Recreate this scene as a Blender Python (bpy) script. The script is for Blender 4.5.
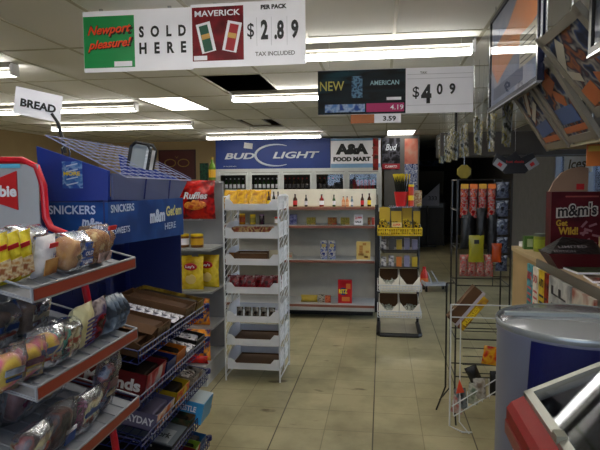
import bpy, bmesh, math, random
from mathutils import Vector, Matrix, Euler
for o in list(bpy.data.objects): bpy.data.objects.remove(o, do_unlink=True)
SC = bpy.context.scene
COL = SC.collection
RAD = math.radians

# ------------------------------------------------------------------ camera
YAW, PITCH, ROLL, FPX = RAD(8.33), RAD(4.24), RAD(0.4), 560.0
fwd = Vector((-math.sin(YAW)*math.cos(PITCH), math.cos(YAW)*math.cos(PITCH), -math.sin(PITCH)))
r0 = Vector((math.cos(YAW), math.sin(YAW), 0)); u0 = r0.cross(fwd)
rt = r0*math.cos(ROLL) - u0*math.sin(ROLL); up = u0*math.cos(ROLL) + r0*math.sin(ROLL)
cd = bpy.data.cameras.new('camera'); cam = bpy.data.objects.new('camera', cd); COL.objects.link(cam)
cd.sensor_width = 36.0; cd.lens = 36.0*FPX/600.0; cd.clip_start = 0.05; cd.clip_end = 200
cam.matrix_world = Matrix.Translation((0, 0, 1.56)) @ Matrix((rt, up, -fwd)).transposed().to_4x4()
SC.camera = cam

# ------------------------------------------------------------------ world, light, exposure
TUBE_STRENGTH = 13.0
W = bpy.data.worlds.new('World'); SC.world = W; W.use_nodes = True
wb = W.node_tree.nodes['Background']; wb.inputs[0].default_value = (0.62, 0.78, 1.0, 1); wb.inputs[1].default_value = 2.6
SC.view_settings.view_transform = 'Standard'; SC.view_settings.look = 'None'
SC.view_settings.gamma = 1.0; SC.view_settings.use_curve_mapping = False
SC.view_settings.exposure = 0.55
def portal(name, loc, rot, sx, sy):
    l = bpy.data.lights.new(name, 'AREA'); l.shape = 'RECTANGLE'; l.size = sx; l.size_y = sy; l.cycles.is_portal = True
    o = bpy.data.objects.new(name, l); COL.objects.link(o); o.location = loc; o.rotation_euler = tuple(RAD(a) for a in rot)
portal('window_portal_right', (2.75, 6.95, 1.16), (0, 90, 0), 1.95, 4.2)
portal('window_portal_front', (-.6, -1.75, 1.85), (90, 0, 0), 4.0, 1.25)

# ------------------------------------------------------------------ materials
MATS = {}
def srgb(h):
    h = h.lstrip('#'); v = [int(h[i:i+2], 16)/255 for i in (0, 2, 4)]
    return tuple((c/12.92 if c <= 0.04045 else ((c+0.055)/1.055)**2.4) for c in v) + (1,)
def base(name):
    m = bpy.data.materials.new(name); m.use_nodes = True
    nt = m.node_tree; return m, nt, nt.nodes['Principled BSDF']
def mat(name, c, rough=0.6, metal=0.0, vary=0.06, vs=8.0, bump=0.0, bs=60.0, emit=None, es=0.0, spec=0.5, alpha=1.0):
    if name in MATS: return MATS[name]
    m, nt, b = base(name); N, L = nt.nodes, nt.links
    col = srgb(c) if isinstance(c, str) else c
    b.inputs['Roughness'].default_value = rough; b.inputs['Metallic'].default_value = metal
    b.inputs['Specular IOR Level'].default_value = spec
    tc = N.new('ShaderNodeTexCoord')
    nz = N.new('ShaderNodeTexNoise'); nz.inputs['Scale'].default_value = vs; nz.inputs['Detail'].default_value = 4
    L.new(tc.outputs['Object'], nz.inputs['Vector'])
    rp = N.new('ShaderNodeValToRGB')
    rp.color_ramp.elements[0].position = 0.3; rp.color_ramp.elements[1].position = 0.7
    rp.color_ramp.elements[0].color = tuple(x*(1-vary) for x in col[:3])+(1,)
    rp.color_ramp.elements[1].color = tuple(min(1, x*(1+vary)) for x in col[:3])+(1,)
    L.new(nz.outputs['Fac'], rp.inputs['Fac']); L.new(rp.outputs['Color'], b.inputs['Base Color'])
    if bump:
        n2 = N.new('ShaderNodeTexNoise'); n2.inputs['Scale'].default_value = bs; n2.inputs['Detail'].default_value = 3
        L.new(tc.outputs['Object'], n2.inputs['Vector'])
        bp = N.new('ShaderNodeBump'); bp.inputs['Strength'].default_value = bump; bp.inputs['Distance'].default_value = 0.01
        L.new(n2.outputs['Fac'], bp.inputs['Height']); L.new(bp.outputs['Normal'], b.inputs['Normal'])
    if emit:
        b.inputs['Emission Color'].default_value = srgb(emit); b.inputs['Emission Strength'].default_value = es
    MATS[name] = m; return m
def pack(name, cols, scale=25.0, rough=0.3, bump=0.5, bs=40.0, stretch=(1, 1, 1), voro=False):
    """printed packaging: patches of several colours"""
    if name in MATS: return MATS[name]
    m, nt, b = base(name); N, L = nt.nodes, nt.links
    tc = N.new('ShaderNodeTexCoord'); mp = N.new('ShaderNodeMapping'); mp.inputs['Scale'].default_value = stretch
    L.new(tc.outputs['Object'], mp.inputs['Vector'])
    if voro:
        t = N.new('ShaderNodeTexVoronoi'); t.inputs['Scale'].default_value = scale
        L.new(mp.outputs[0], t.inputs['Vector'])
        sx = N.new('ShaderNodeSeparateColor'); L.new(t.outputs['Color'], sx.inputs[0]); src = sx.outputs[0]
        lo, hi = 0.0, 1.0
    else:
        t = N.new('ShaderNodeTexNoise'); t.inputs['Scale'].default_value = scale; t.inputs['Detail'].default_value = 2.0
        L.new(mp.outputs[0], t.inputs['Vector']); src = t.outputs['Fac']; lo, hi = 0.36, 0.64
    rp = N.new('ShaderNodeValToRGB'); rp.color_ramp.interpolation = 'CONSTANT' if voro else 'LINEAR'
    n = len(cols)
    for i, c in enumerate(cols):
        p = lo+(hi-lo)*(i/n if voro else i/max(1, n-1))
        if i < 2: e = rp.color_ramp.elements[i]; e.position = p
        else: e = rp.color_ramp.elements.new(p)
        e.color = srgb(c)
    L.new(src, rp.inputs['Fac']); L.new(rp.outputs['Color'], b.inputs['Base Color'])
    b.inputs['Roughness'].default_value = rough
    if not bump: b.inputs['Specular IOR Level'].default_value = 0.2; b.inputs['Roughness'].default_value = max(rough, .5)
    if bump:
        n2 = N.new('ShaderNodeTexNoise'); n2.inputs['Scale'].default_value = bs; n2.inputs['Detail'].default_value = 2
        L.new(tc.outputs['Object'], n2.inputs['Vector'])
        bp = N.new('ShaderNodeBump'); bp.inputs['Strength'].default_value = bump; bp.inputs['Distance'].default_value = 0.01
        L.new(n2.outputs['Fac'], bp.inputs['Height']); L.new(bp.outputs['Normal'], b.inputs['Normal'])
    MATS[name] = m; return m
def clear(name, fac=0.25, tint='#ffffff', rough=0.12, bump=0.6, bs=35, ior=1.45, haze=0.0):
    """thin clear plastic or glass: mostly see-through, partly shiny"""
    if name in MATS: return MATS[name]
    m, nt, b = base(name); N, L = nt.nodes, nt.links
    N.remove(b); out = N['Material Output']
    tr = N.new('ShaderNodeBsdfTransparent'); tr.inputs[0].default_value = srgb(tint)
    gl = N.new('ShaderNodeBsdfGlossy'); gl.inputs['Roughness'].default_value = rough
    gl.inputs[0].default_value = (0.9, 0.93, 1, 1)
    mx = N.new('ShaderNodeMixShader'); fr = N.new('ShaderNodeFresnel'); fr.inputs[0].default_value = ior
    ad = N.new('ShaderNodeMath'); ad.operation = 'ADD'; ad.inputs[1].default_value = fac; ad.use_clamp = True
    L.new(fr.outputs[0], ad.inputs[0]); L.new(ad.outputs[0], mx.inputs[0])
    if haze:
        df = N.new('ShaderNodeBsdfDiffuse'); df.inputs[0].default_value = (.8, .82, .86, 1); m2 = N.new('ShaderNodeMixShader'); m2.inputs[0].default_value = haze
        L.new(tr.outputs[0], m2.inputs[1]); L.new(df.outputs[0], m2.inputs[2]); L.new(m2.outputs[0], mx.inputs[1])
    else: L.new(tr.outputs[0], mx.inputs[1])
    L.new(gl.outputs[0], mx.inputs[2]); L.new(mx.outputs[0], out.inputs[0])
    if bump:
        tc = N.new('ShaderNodeTexCoord'); n2 = N.new('ShaderNodeTexNoise'); n2.inputs['Scale'].default_value = bs
        L.new(tc.outputs['Object'], n2.inputs['Vector'])
        bp = N.new('ShaderNodeBump'); bp.inputs['Strength'].default_value = bump; bp.inputs['Distance'].default_value = 0.01
        L.new(n2.outputs['Fac'], bp.inputs['Height']); L.new(bp.outputs['Normal'], gl.inputs['Normal'])
    MATS[name] = m; return m
def grid_mat(name, c1, c2, line, bw, bh, ox, oy, mortar=0.006, rough=0.5, dirt=0.0, lw_col=None, patch=0.5, spec=0.5, seams=False):
    """tiles laid on a world-metre grid bw x bh"""
    m, nt, b = base(name); N, L = nt.nodes, nt.links
    tc = N.new('ShaderNodeTexCoord'); mp = N.new('ShaderNodeMapping'); mp.inputs['Location'].default_value = (ox, oy, 0)
    L.new(tc.outputs['Object'], mp.inputs['Vector'])
    br = N.new('ShaderNodeTexBrick'); br.offset = 0.0; br.squash = 1.0
    br.inputs['Scale'].default_value = 1.0; br.inputs['Brick Width'].default_value = bw; br.inputs['Row Height'].default_value = bh
    br.inputs['Mortar Size'].default_value = mortar; br.inputs['Mortar Smooth'].default_value = 0.1; br.inputs['Bias'].default_value = -0.2
    br.inputs['Color1'].default_value = srgb(c1); br.inputs['Color2'].default_value = srgb(c2); br.inputs['Mortar'].default_value = srgb(line)
    L.new(mp.outputs[0], br.inputs['Vector'])
    col = br.outputs['Color']
    if dirt:
        nz = N.new('ShaderNodeTexNoise'); nz.inputs['Scale'].default_value = 1.7; nz.inputs['Detail'].default_value = 9; nz.inputs['Roughness'].default_value = 0.65
        L.new(tc.outputs['Object'], nz.inputs['Vector'])
        rp = N.new('ShaderNodeValToRGB'); rp.color_ramp.elements[0].position = 0.35; rp.color_ramp.elements[1].position = 0.6
        rp.color_ramp.elements[0].color = (1-dirt, 1-dirt, 1-dirt*1.1, 1); rp.color_ramp.elements[1].color = (1, 1, 1, 1)
        L.new(nz.outputs['Fac'], rp.inputs['Fac'])
        mx = N.new('ShaderNodeMix'); mx.data_type = 'RGBA'; mx.blend_type = 'MULTIPLY'; mx.inputs[0].default_value = 1
        L.new(col, mx.inputs[6]); L.new(rp.outputs['Color'], mx.inputs[7]); col = mx.outputs[2]
        # dark scuffs
        n3 = N.new('ShaderNodeTexNoise'); n3.inputs['Scale'].default_value = 3.2; n3.inputs['Detail'].default_value = 6
        mp3 = N.new('ShaderNodeMapping'); mp3.inputs['Scale'].default_value = (1, 2.2, 1); mp3.inputs['Location'].default_value = (4.1, 7.3, 0)
        L.new(tc.outputs['Object'], mp3.inputs['Vector']); L.new(mp3.outputs[0], n3.inputs['Vector'])
        r3 = N.new('ShaderNodeValToRGB'); r3.color_ramp.elements[0].position = 0.66; r3.color_ramp.elements[1].position = 0.72
        r3.color_ramp.elements[0].color = (1, 1, 1, 1); r3.color_ramp.elements[1].color = (0.35, 0.3, 0.22, 1)
        L.new(n3.outputs['Fac'], r3.inputs['Fac'])
        m3 = N.new('ShaderNodeMix'); m3.data_type = 'RGBA'; m3.blend_type = 'MULTIPLY'; m3.inputs[0].default_value = 1
        L.new(col, m3.inputs[6]); L.new(r3.outputs['Color'], m3.inputs[7]); col = m3.outputs[2]
    if seams:
        mq = N.new('ShaderNodeMapping'); mq.inputs['Location'].default_value = (ox, 0, 0); L.new(tc.outputs['Object'], mq.inputs['Vector'])
        b2 = N.new('ShaderNodeTexBrick'); b2.offset = 0.0; b2.inputs['Scale'].default_value = 1.0; b2.inputs['Brick Width'].default_value = .61; b2.inputs['Row Height'].default_value = 400
        b2.inputs['Mortar Size'].default_value = .0042; b2.inputs['Color1'].default_value = (1,1,1,1); b2.inputs['Color2'].default_value = (1,1,1,1); b2.inputs['Mortar'].default_value = (.2,.17,.12,1)
        L.new(mq.outputs[0], b2.inputs['Vector'])
        m4 = N.new('ShaderNodeMix'); m4.data_type = 'RGBA'; m4.blend_type = 'MULTIPLY'; m4.inputs[0].default_value = 1
        L.new(col, m4.inputs[6]); L.new(b2.outputs['Color'], m4.inputs[7]); col = m4.outputs[2]
    L.new(col, b.inputs['Base Color']); b.inputs['Roughness'].default_value = rough; b.inputs['Specular IOR Level'].default_value = spec
    MATS[name] = m; return m

# ------------------------------------------------------------------ mesh helpers
class MB:
    def __init__(s): s.v = []; s.f = []; s.mi = []
    def add(s, vs, fs, mi=0):
        k = len(s.v); s.v += [tuple(p) for p in vs]; s.f += [tuple(i+k for i in f) for f in fs]; s.mi += [mi]*len(fs); return s
    def box(s, x0, x1, y0, y1, z0, z1, mi=0, M=None, bev=0.0):
        if bev > 0:
            b = bev; vs = []
            for z, i in ((z0, b), (z0+b, 0), (z1-b, 0), (z1, b)):
                # octagonal-ish corner ring
                vs += [(x0+b+i*0, y0+i, z), (x1-b, y0+i, z), (x1-i, y0+b, z), (x1-i, y1-b, z), (x1-b, y1-i, z), (x0+b, y1-i, z), (x0+i, y1-b, z), (x0+i, y0+b, z)]
            fs = [tuple(range(7, -1, -1)), tuple(range(24, 32))]
            for r in range(3):
                for j in range(8): fs.append((r*8+j, r*8+(j+1) % 8, (r+1)*8+(j+1) % 8, (r+1)*8+j))
        else:
            vs = [(x0,y0,z0),(x1,y0,z0),(x1,y1,z0),(x0,y1,z0),(x0,y0,z1),(x1,y0,z1),(x1,y1,z1),(x0,y1,z1)]
            fs = [(0,3,2,1),(4,5,6,7),(0,1,5,4),(1,2,6,5),(2,3,7,6),(3,0,4,7)]
        if M is not None: vs = [tuple(M @ Vector(p)) for p in vs]
        return s.add(vs, fs, mi)
    def tube(s, pts, r, n=8, closed=False, mi=0):
        P = [Vector(p) for p in pts]; m = len(P); vs = []; fs = []; ref = None
        for i, p in enumerate(P):
            a = P[(i-1) % m] if (i > 0 or closed) else P[0]; b = P[(i+1) % m] if (i < m-1 or closed) else P[-1]
            t = (b-a).normalized()
            if ref is None: ref = Vector((0,0,1)) if abs(t.z) < 0.9 else Vector((1,0,0))
            u = (ref - t*ref.dot(t)).normalized(); w = t.cross(u); ref = u
            rr = r[i] if isinstance(r, (list, tuple)) else r
            for k in range(n):
                a_ = 2*math.pi*k/n; vs.append(tuple(p + (u*math.cos(a_)+w*math.sin(a_))*rr))
        for i in range(m if closed else m-1):
            for k in range(n):
                fs.append((i*n+k, i*n+(k+1) % n, ((i+1) % m)*n+(k+1) % n, ((i+1) % m)*n+k))
        if not closed: fs += [tuple(range(n-1, -1, -1)), tuple((m-1)*n+k for k in range(n))]
        return s.add(vs, fs, mi)
    def bar(s, a, b, r, n=6, mi=0): return s.tube([a, b], r, n, mi=mi)
    def lathe(s, prof, cx=0, cy=0, cz=0, n=24, mi=0, cap=True):
        vs = []; fs = []; m = len(prof)
        for r, z in prof:
            for k in range(n):
                a = 2*math.pi*k/n; vs.append((cx+r*math.cos(a), cy+r*math.sin(a), cz+z))
        for i in range(m-1):
            for k in range(n): fs.append((i*n+k, i*n+(k+1) % n, (i+1)*n+(k+1) % n, (i+1)*n+k))
        if cap: fs += [tuple(range(n-1, -1, -1)), tuple((m-1)*n+k for k in range(n))]
        return s.add(vs, fs, mi)
    def prism(s, poly, axis, a, b, mi=0):
        """poly of 2D points extruded along axis 'x','y','z' from a to b"""
        def P(u, v, t): return {'x': (t, u, v), 'y': (u, t, v), 'z': (u, v, t)}[axis]
        n = len(poly); vs = [P(u, v, a) for u, v in poly]+[P(u, v, b) for u, v in poly]
        fs = [tuple(range(n)), tuple(range(2*n-1, n-1, -1))]+[(i, n+i, n+(i+1) % n, (i+1) % n) for i in range(n)]
        return s.add(vs, fs, mi)
    def slab(s, c, R_, U_, w, h, t, mi=0):
        """thin plate centred at c, width along R_, height along U_, thickness t behind the face"""
        c = Vector(c); R_ = Vector(R_).normalized(); U_ = Vector(U_).normalized(); Nn = R_.cross(U_)
        vs = []
        for d in (-t, 0):
            for sx, sy in ((-1,-1),(1,-1),(1,1),(-1,1)): vs.append(tuple(c+R_*(sx*w/2)+U_*(sy*h/2)+Nn*d))
        return s.add(vs, [(0,3,2,1),(4,5,6,7),(0,1,5,4),(1,2,6,5),(2,3,7,6),(3,0,4,7)], mi)
    def pillow(s, w, h, d, seed=0, nx=9, ny=11, crimp=0.06, wr=0.12, mi=0, cx=0, cy=0, z0=0, px=2.2, py=3.5):
        rnd = random.Random(seed); vs = []; fs = []; idx = {}
        for side in (1, -1):
            for j in range(ny+1):
                for i in range(nx+1):
                    u = 2*i/nx-1; v = 2*j/ny-1; edge = i in (0, nx) or j in (0, ny)
                    if side == -1 and edge: idx[(side, i, j)] = idx[(1, i, j)]; continue
                    vv = max(-1, min(1, v/(1-crimp)))
                    t = (1-abs(u)**px)**0.6*(1-abs(vv)**py)**0.7 if abs(u) < 1 and abs(vv) < 1 else 0
                    y = side*(-d/2)*t*(1+rnd.uniform(-wr, wr)*1.5)
                    x = cx+u*w/2*(1-0.07*(1-abs(vv)**2))+rnd.uniform(-1, 1)*w*0.012
                    z = z0+h/2+v*h/2+rnd.uniform(-1, 1)*h*0.006*(0 if j == 0 else 1)
                    idx[(side, i, j)] = len(vs); vs.append((x, cy+y, z))
        for side in (1, -1):
            for j in range(ny):
                for i in range(nx):
                    q = [idx[(side, i, j)], idx[(side, i+1, j)], idx[(side, i+1, j+1)], idx[(side, i, j+1)]]
                    if side == -1: q.reverse()
                    fs.append(tuple(q))
        return s.add(vs, fs, mi)
    def ellip(s, rx, ry, rz, c=(0,0,0), e=1.0, n=14, m=8, mi=0, seed=None, jit=0.0):
        rnd = random.Random(seed)
        def sg(v, p): return math.copysign(abs(v)**p, v)
        vs = []; fs = []
        for j in range(m+1):
            ph = -math.pi/2+math.pi*j/m
            for i in range(n):
                th = 2*math.pi*i/n; k = 1+rnd.uniform(-jit, jit)
                vs.append((c[0]+rx*k*sg(math.cos(ph), e)*sg(math.cos(th), e), c[1]+ry*k*sg(math.cos(ph), e)*sg(math.sin(th), e), c[2]+rz*sg(math.sin(ph), e)))
        for j in range(m):
            for i in range(n): fs.append((j*n+i, j*n+(i+1) % n, (j+1)*n+(i+1) % n, (j+1)*n+i))
        return s.add(vs, fs, mi)
    def build(s, name, mats, parent=None, smooth=False, kind=None, label=None, loc=None):
        me = bpy.data.meshes.new(name); me.from_pydata(s.v, [], s.f)
        for m in (mats if isinstance(mats, (list, tuple)) else [mats]): me.materials.append(m)
        me.polygons.foreach_set('material_index', s.mi)
        if smooth: me.polygons.foreach_set('use_smooth', [True]*len(s.f))
        bm = bmesh.new(); bm.from_mesh(me); bmesh.ops.remove_doubles(bm, verts=bm.verts, dist=1e-6)
        bmesh.ops.recalc_face_normals(bm, faces=bm.faces); bm.to_mesh(me); bm.free()
        if smooth:
            try: me.set_sharp_from_angle(angle=RAD(50))
            except Exception: pass
        o = bpy.data.objects.new(name, me); COL.objects.link(o)
        if parent is not None: o.parent = parent
        if kind: o['kind'] = kind
        if label: o['label'] = label
        if loc: o.location = loc
        return o
def tag(o, label, cat, group=None):
    o['label'] = label; o['category'] = cat
    if group: o['group'] = group
    return o
def thing(name, label, cat, loc=(0,0,0), rot=(0,0,0), group=None):
    o = bpy.data.objects.new(name, None); o.empty_display_size = 0.05; COL.objects.link(o)
    o.location = loc; o.rotation_euler = tuple(RAD(a) for a in rot)
    return tag(o, label, cat, group)
def dup(root, loc, rot=None, label=None, group=None, scale=None):
    def cp(o, par):
        c = o.copy(); COL.objects.link(c)
        if par is not None: c.parent = par
        for ch in kids.get(o.name, []): cp(ch, c)
        return c
    kids = {}
    for o in list(bpy.data.objects):
        if o.parent: kids.setdefault(o.parent.name, []).append(o)
    r = cp(root, None); r.location = loc
    if rot is not None: r.rotation_euler = tuple(RAD(a) for a in rot)
    if label: r['label'] = label
    if group: r['group'] = group
    if scale: r.scale = scale
    return r
def text(s, c, R_, U_, h, w, m, parent, off=0.0, shear=0.0, name='lettering', eps=0.0015, spacing=1.0):
    cu = bpy.data.curves.new('t', 'FONT'); cu.body = s; cu.size = 1; cu.offset = off+.012; cu.shear = shear
    cu.space_character = spacing; cu.space_line = 0.85; cu.align_x = 'CENTER'; cu.resolution_u = 3
    to = bpy.data.objects.new('t', cu); COL.objects.link(to)
    dg = bpy.context.evaluated_depsgraph_get(); dg.update()
    me = bpy.data.meshes.new_from_object(to.evaluated_get(dg)); bpy.data.objects.remove(to, do_unlink=True)
    bpy.data.curves.remove(cu)
    xs = [v.co.x for v in me.vertices]; ys = [v.co.y for v in me.vertices]
    x0, x1, y0, y1 = min(xs), max(xs), min(ys), max(ys)
    c = Vector(c); R_ = Vector(R_).normalized(); U_ = Vector(U_).normalized(); Nn = R_.cross(U_)
    sy = h/(y1-y0); sx = (w/(x1-x0)) if w else sy
    for v in me.vertices:
        v.co = c+R_*((v.co.x-(x0+x1)/2)*sx)+U_*((v.co.y-(y0+y1)/2)*sy)+Nn*eps
    me.materials.clear(); me.materials.append(m); me.name = name
    o = bpy.data.objects.new(name, me); COL.objects.link(o); o.parent = parent
    return o
X_, Y_, Z_ = Vector((1,0,0)), Vector((0,1,0)), Vector((0,0,1))

ORD = 'first second third fourth fifth sixth seventh eighth ninth tenth eleventh twelfth thirteenth fourteenth fifteenth sixteenth seventeenth eighteenth nineteenth twentieth'.split()
# common materials
white = mat('white_plastic', '#d8d9dc', 0.45); paper = mat('paper_white', '#f4f4fc', 0.7, vary=0.02)
black = mat('black_ink', '#0c0c10', 0.5); blackm = mat('black_metal', '#141416', 0.4, vary=0.2)
chrome = mat('chrome', '#b8bcc0', 0.25, 1.0); whitewire = mat('white_coated_wire', '#cfd3d8', 0.4)
red = mat('red_paint', '#c01226', 0.3); cardb = mat('brown_cardboard', '#573a1f', 0.8, vary=0.12)
blue = mat('blue_panel', '#10308c', 0.4); bluewire = mat('blue_coated_wire', '#141f5c', 0.35)
navy = mat('navy_panel', '#0c1a5c', 0.4); yellow = mat('yellow_print', '#e8c818', 0.4); orange = mat('orange_print', '#e07018', 0.4)
redp = mat('red_print', '#c41c20', 0.4); greenp = mat('green_print', '#18904c', 0.4); glass = clear('clear_glass', 0.04, bump=0)
wrap = clear('clear_wrapper', 0.02, rough=0.25, bump=0.5, ior=1.3, haze=0.07); whitep = mat('white_print', '#ececf2', 0.5, vary=0.02)

# ------------------------------------------------------------------ setting
XL, XR, YF, YB, YBB, H = -7.0, 2.6, -1.6, 13.2, 17.0, 2.6
def struct(mb, name, m, **k): return mb.build(name, m, kind='structure', **k)
fm = grid_mat('vinyl_floor_tiles', '#aca482', '#9c9474', '#857d60', 0.305, 0.305, 0.66, -0.08, 0.003, 0.30, dirt=0.42, seams=True)
struct(MB().box(XL-.1, XR+.1, YF-.1, YBB+.1, -0.1, 0), 'floor', fm)
wallm = mat('tan_panelling', '#a08a62', 0.7, vary=0.1, vs=1.5); greyw = mat('grey_wall_paint', '#77777a', 0.7, vary=0.08)
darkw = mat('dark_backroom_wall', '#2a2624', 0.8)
struct(MB().box(XL-.1, XL, YF-.1, YB+.1, 0, H+.5), 'wall_left', wallm)
struct(MB().box(XL-.1, 0.05, YB, YB+.1, 0, H+.5), 'wall_back', wallm)
w = MB(); fx0, fx1, fz0, fz1 = -2.6, 1.4, 1.25, 2.45
w.box(XL-.1, fx0, YF-.1, YF, 0, H+.5); w.box(fx1, XR+.1, YF-.1, YF, 0, H+.5); w.box(fx0, fx1, YF-.1, YF, 0, fz0); w.box(fx0, fx1, YF-.1, YF, fz1, H+.5)
struct(w, 'wall_front', wallm)
# right wall with a window opening
w = MB(); wy0, wy1, wz0, wz1 = 4.9, 9.0, 0.2, 2.12
w.box(XR, XR+.12, YF-.1, wy0, 0, H+.5); w.box(XR, XR+.12, wy1, 11.75, 0, H+.5)
w.box(XR, XR+.12, wy0, wy1, 0, wz0); w.box(XR, XR+.12, wy0, wy1, wz1, H+.5)
struct(w, 'wall_right', greyw)
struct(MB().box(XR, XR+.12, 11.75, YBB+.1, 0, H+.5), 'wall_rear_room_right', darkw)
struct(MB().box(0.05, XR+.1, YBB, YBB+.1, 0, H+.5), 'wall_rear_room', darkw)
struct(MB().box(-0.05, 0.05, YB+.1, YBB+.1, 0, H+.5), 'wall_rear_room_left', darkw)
# window frame and glass
w = MB(); alu = mat('aluminium_window_frame', '#8a8d90', 0.4, 0.6)
for y in (wy0, 6.25, 7.6, wy1-.05): w.box(XR-.01, XR+.13, y, y+.05, wz0, wz1)
for z in (wz0, wz1-.05): w.box(XR-.01, XR+.13, wy0, wy1, z, z+.05)
wf = struct(w, 'window_1', alu); MB().box(XR+.05, XR+.056, wy0+.02, wy1-.02, wz0+.02, wz1-.02).build('window_glass', glass, wf)
w = MB()
for k in range(7): x = fx0+(fx1-fx0-.05)*k/6; w.box(x, x+.05, YF-.11, YF+.01, fz0, fz1)
for z in (fz0, fz1-.05): w.box(fx0, fx1, YF-.11, YF+.01, z, z+.05)
wf = struct(w, 'window_2', alu); MB().box(fx0+.02, fx1-.02, YF-.06, YF-.054, fz0+.02, fz1-.02).build('window_glass', glass, wf)
# suspended ceiling: tiles with two openings, cut by cells
TX, TY, OX, OY = 0.61, 1.22, -1.14, 5.27
holes = {(-1, 0), (-2, 3)}; lit = {(-3, 1), (2, 5)}
cm = grid_mat('ceiling_tiles', '#e2e2de', '#d8d8d4', '#b0aea4', TX, TY, -OX, -OY, 0.008, 0.8)
w = MB(); x = XL
i0, i1 = math.floor((XL-OX)/TX), math.ceil((XR-OX)/TX); j0, j1 = math.floor((YF-OY)/TY), math.ceil((YBB-OY)/TY)
for i in range(i0, i1):
    for j in range(j0, j1):
        if (i, j) in holes or (i, j) in lit: continue
        w.box(OX+i*TX, OX+(i+1)*TX, OY+j*TY, OY+(j+1)*TY, H, H+.02)
ceil_o = struct(w, 'ceiling', cm)
struct(MB().box(XL-.1, XR+.1, YF-.1, YBB+.1, H+.45, H+.5), 'ceiling_deck', mat('dark_plenum', '#1c1814', 0.9))
# a ledge of tile left half pushed aside in the second opening
MB().box(OX-2*TX+.03, OX-2*TX+.36, OY+3*TY, OY+4*TY-.02, H+.03, H+.05, ).build('ceiling_tile_shifted', cm, ceil_o)
tg = mat('ceiling_grid_metal', '#a9a694', 0.5)
w = MB()
for i in range(i0, i1+1): w.box(OX+i*TX-.012, OX+i*TX+.012, YF, YBB, H-.006, H-.001)
for j in range(j0, j1+1): w.box(XL, XR, OY+j*TY-.012, OY+j*TY+.012, H-.0055, H-.0005)
struct(w, 'trim_1', tg)
struct(MB().box(-30, XR+30, -30, 40, -0.3, -0.15), 'trim_2', mat('outdoor_pavement', '#8c8a86', 0.8))
# column by the wall cooler
colm = mat('column_grey', '#565656', 0.7)
struct(MB().box(0.05, 0.8, 12.55, 13.0, 0, H), 'trim_3', colm)
struct(MB().box(XL, XL+.015, YF, YB, 0, .1), 'baseboard_left', darkw)
struct(MB().box(XL, -3.9, YB-.015, YB, 0, .1), 'baseboard_back', darkw)
# dark wood soffit above the register area
struct(MB().box(0.7, XR, 7.0, 7.6, 1.88, 2.16), 'trim_4', mat('dark_soffit', '#2c2723', 0.7))
for x in (0.9, 2.4): struct(MB().box(x, x+.03, 7.28, 7.31, 2.16, H), 'trim_5', blackm)

# ------------------------------------------------------------------ fluorescent lights
tubem = mat('lit_fluorescent_tube', '#ffffff', 0.5, emit='#fffaf0', es=TUBE_STRENGTH, vary=0)
housing = mat('light_housing_enamel', '#5c5a52', 0.5)
def strip(x0, x1, y, label, group='strip lights on the ceiling', z=2.505, s=1.0):
    t = thing('fluorescent_light', label, 'ceiling light', ((x0+x1)/2, y, H), group=group); L = (x1-x0)/2
    MB().prism([(-.055,-.002),(-.045,-.045),(.045,-.045),(.055,-.002)], 'x', -L, L).build('housing', housing, t)
    for sx in (-1, 1): MB().box(sx*L-.012, sx*L+.012, -.05, .05, -.11, -.01).build('lamp_holder', white, t)
    for dy in (-.028, .028):
        MB().tube([(-L+.012, dy, z-H), (L-.012, dy, z-H)], 0.019, 10).build('tube', tubem, t, smooth=True)
strip(-1.74, .65, 4.28, 'long lit strip light above the centre aisle, behind the hanging cigarette price signs')
strip(-1.68, .7, 6.25, 'lit strip light over the centre aisle, partly behind the black NEW price sign')
strip(-3.62, -1.22, 11.4, 'lit strip light just in front of the blue beer sign')
strip(-5.5, -3.08, 6.8, 'lit strip light running behind the BREAD card')
strip(-5.6, -3.1, 9.0, 'lit strip light nearest the tan back wall, left of the lit square panel')
strip(-5.5, -3.1, 4.45, 'strip light end at the left edge of the picture, above the BREAD card')
strip(-1.74, .65, 2.15, 'added unseen strip light that brightens the fronts of the cigarette price signs')  # out of view, added to light the sign fronts and the ceiling
strip(-1.74, .65, 0.0, 'added unseen strip light directly above the camera position')  # second unseen strip, added for more light from the camera side
diff = mat('lit_diffuser_panel', '#ffffff', 0.5, emit='#fff8ec', es=3.0, vary=0)
for (i, j), lb in zip(sorted(lit), ('lit recessed panel light behind the green cigarette sign', 'lit recessed panel light in front of the dark poster column')):
    t = thing('panel_light', lb, 'ceiling light', (OX+(i+.5)*TX, OY+(j+.5)*TY, H))
    w = MB(); a, b = TX/2-.002, TY/2-.002
    w.box(-a, a, -b, -b+.03, 0, .09); w.box(-a, a, b-.03, b, 0, .09); w.box(-a, -a+.03, -b, b, 0, .09); w.box(a-.03, a, -b, b, 0, .09); w.box(-a, a, -b, b, .09, .1)
    w.build('frame', housing, t); MB().box(-a+.03, a-.03, -b+.03, b-.03, .004, .012).build('diffuser', diff, t)

# ------------------------------------------------------------------ hanging price signs
def hang_wires(w, x0, x1, z, ztop=H, y=0):
    for x in (x0, x1): w.bar((x, y, z), (x, y, ztop-.003), .0015, 5)
ink = black
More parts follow.
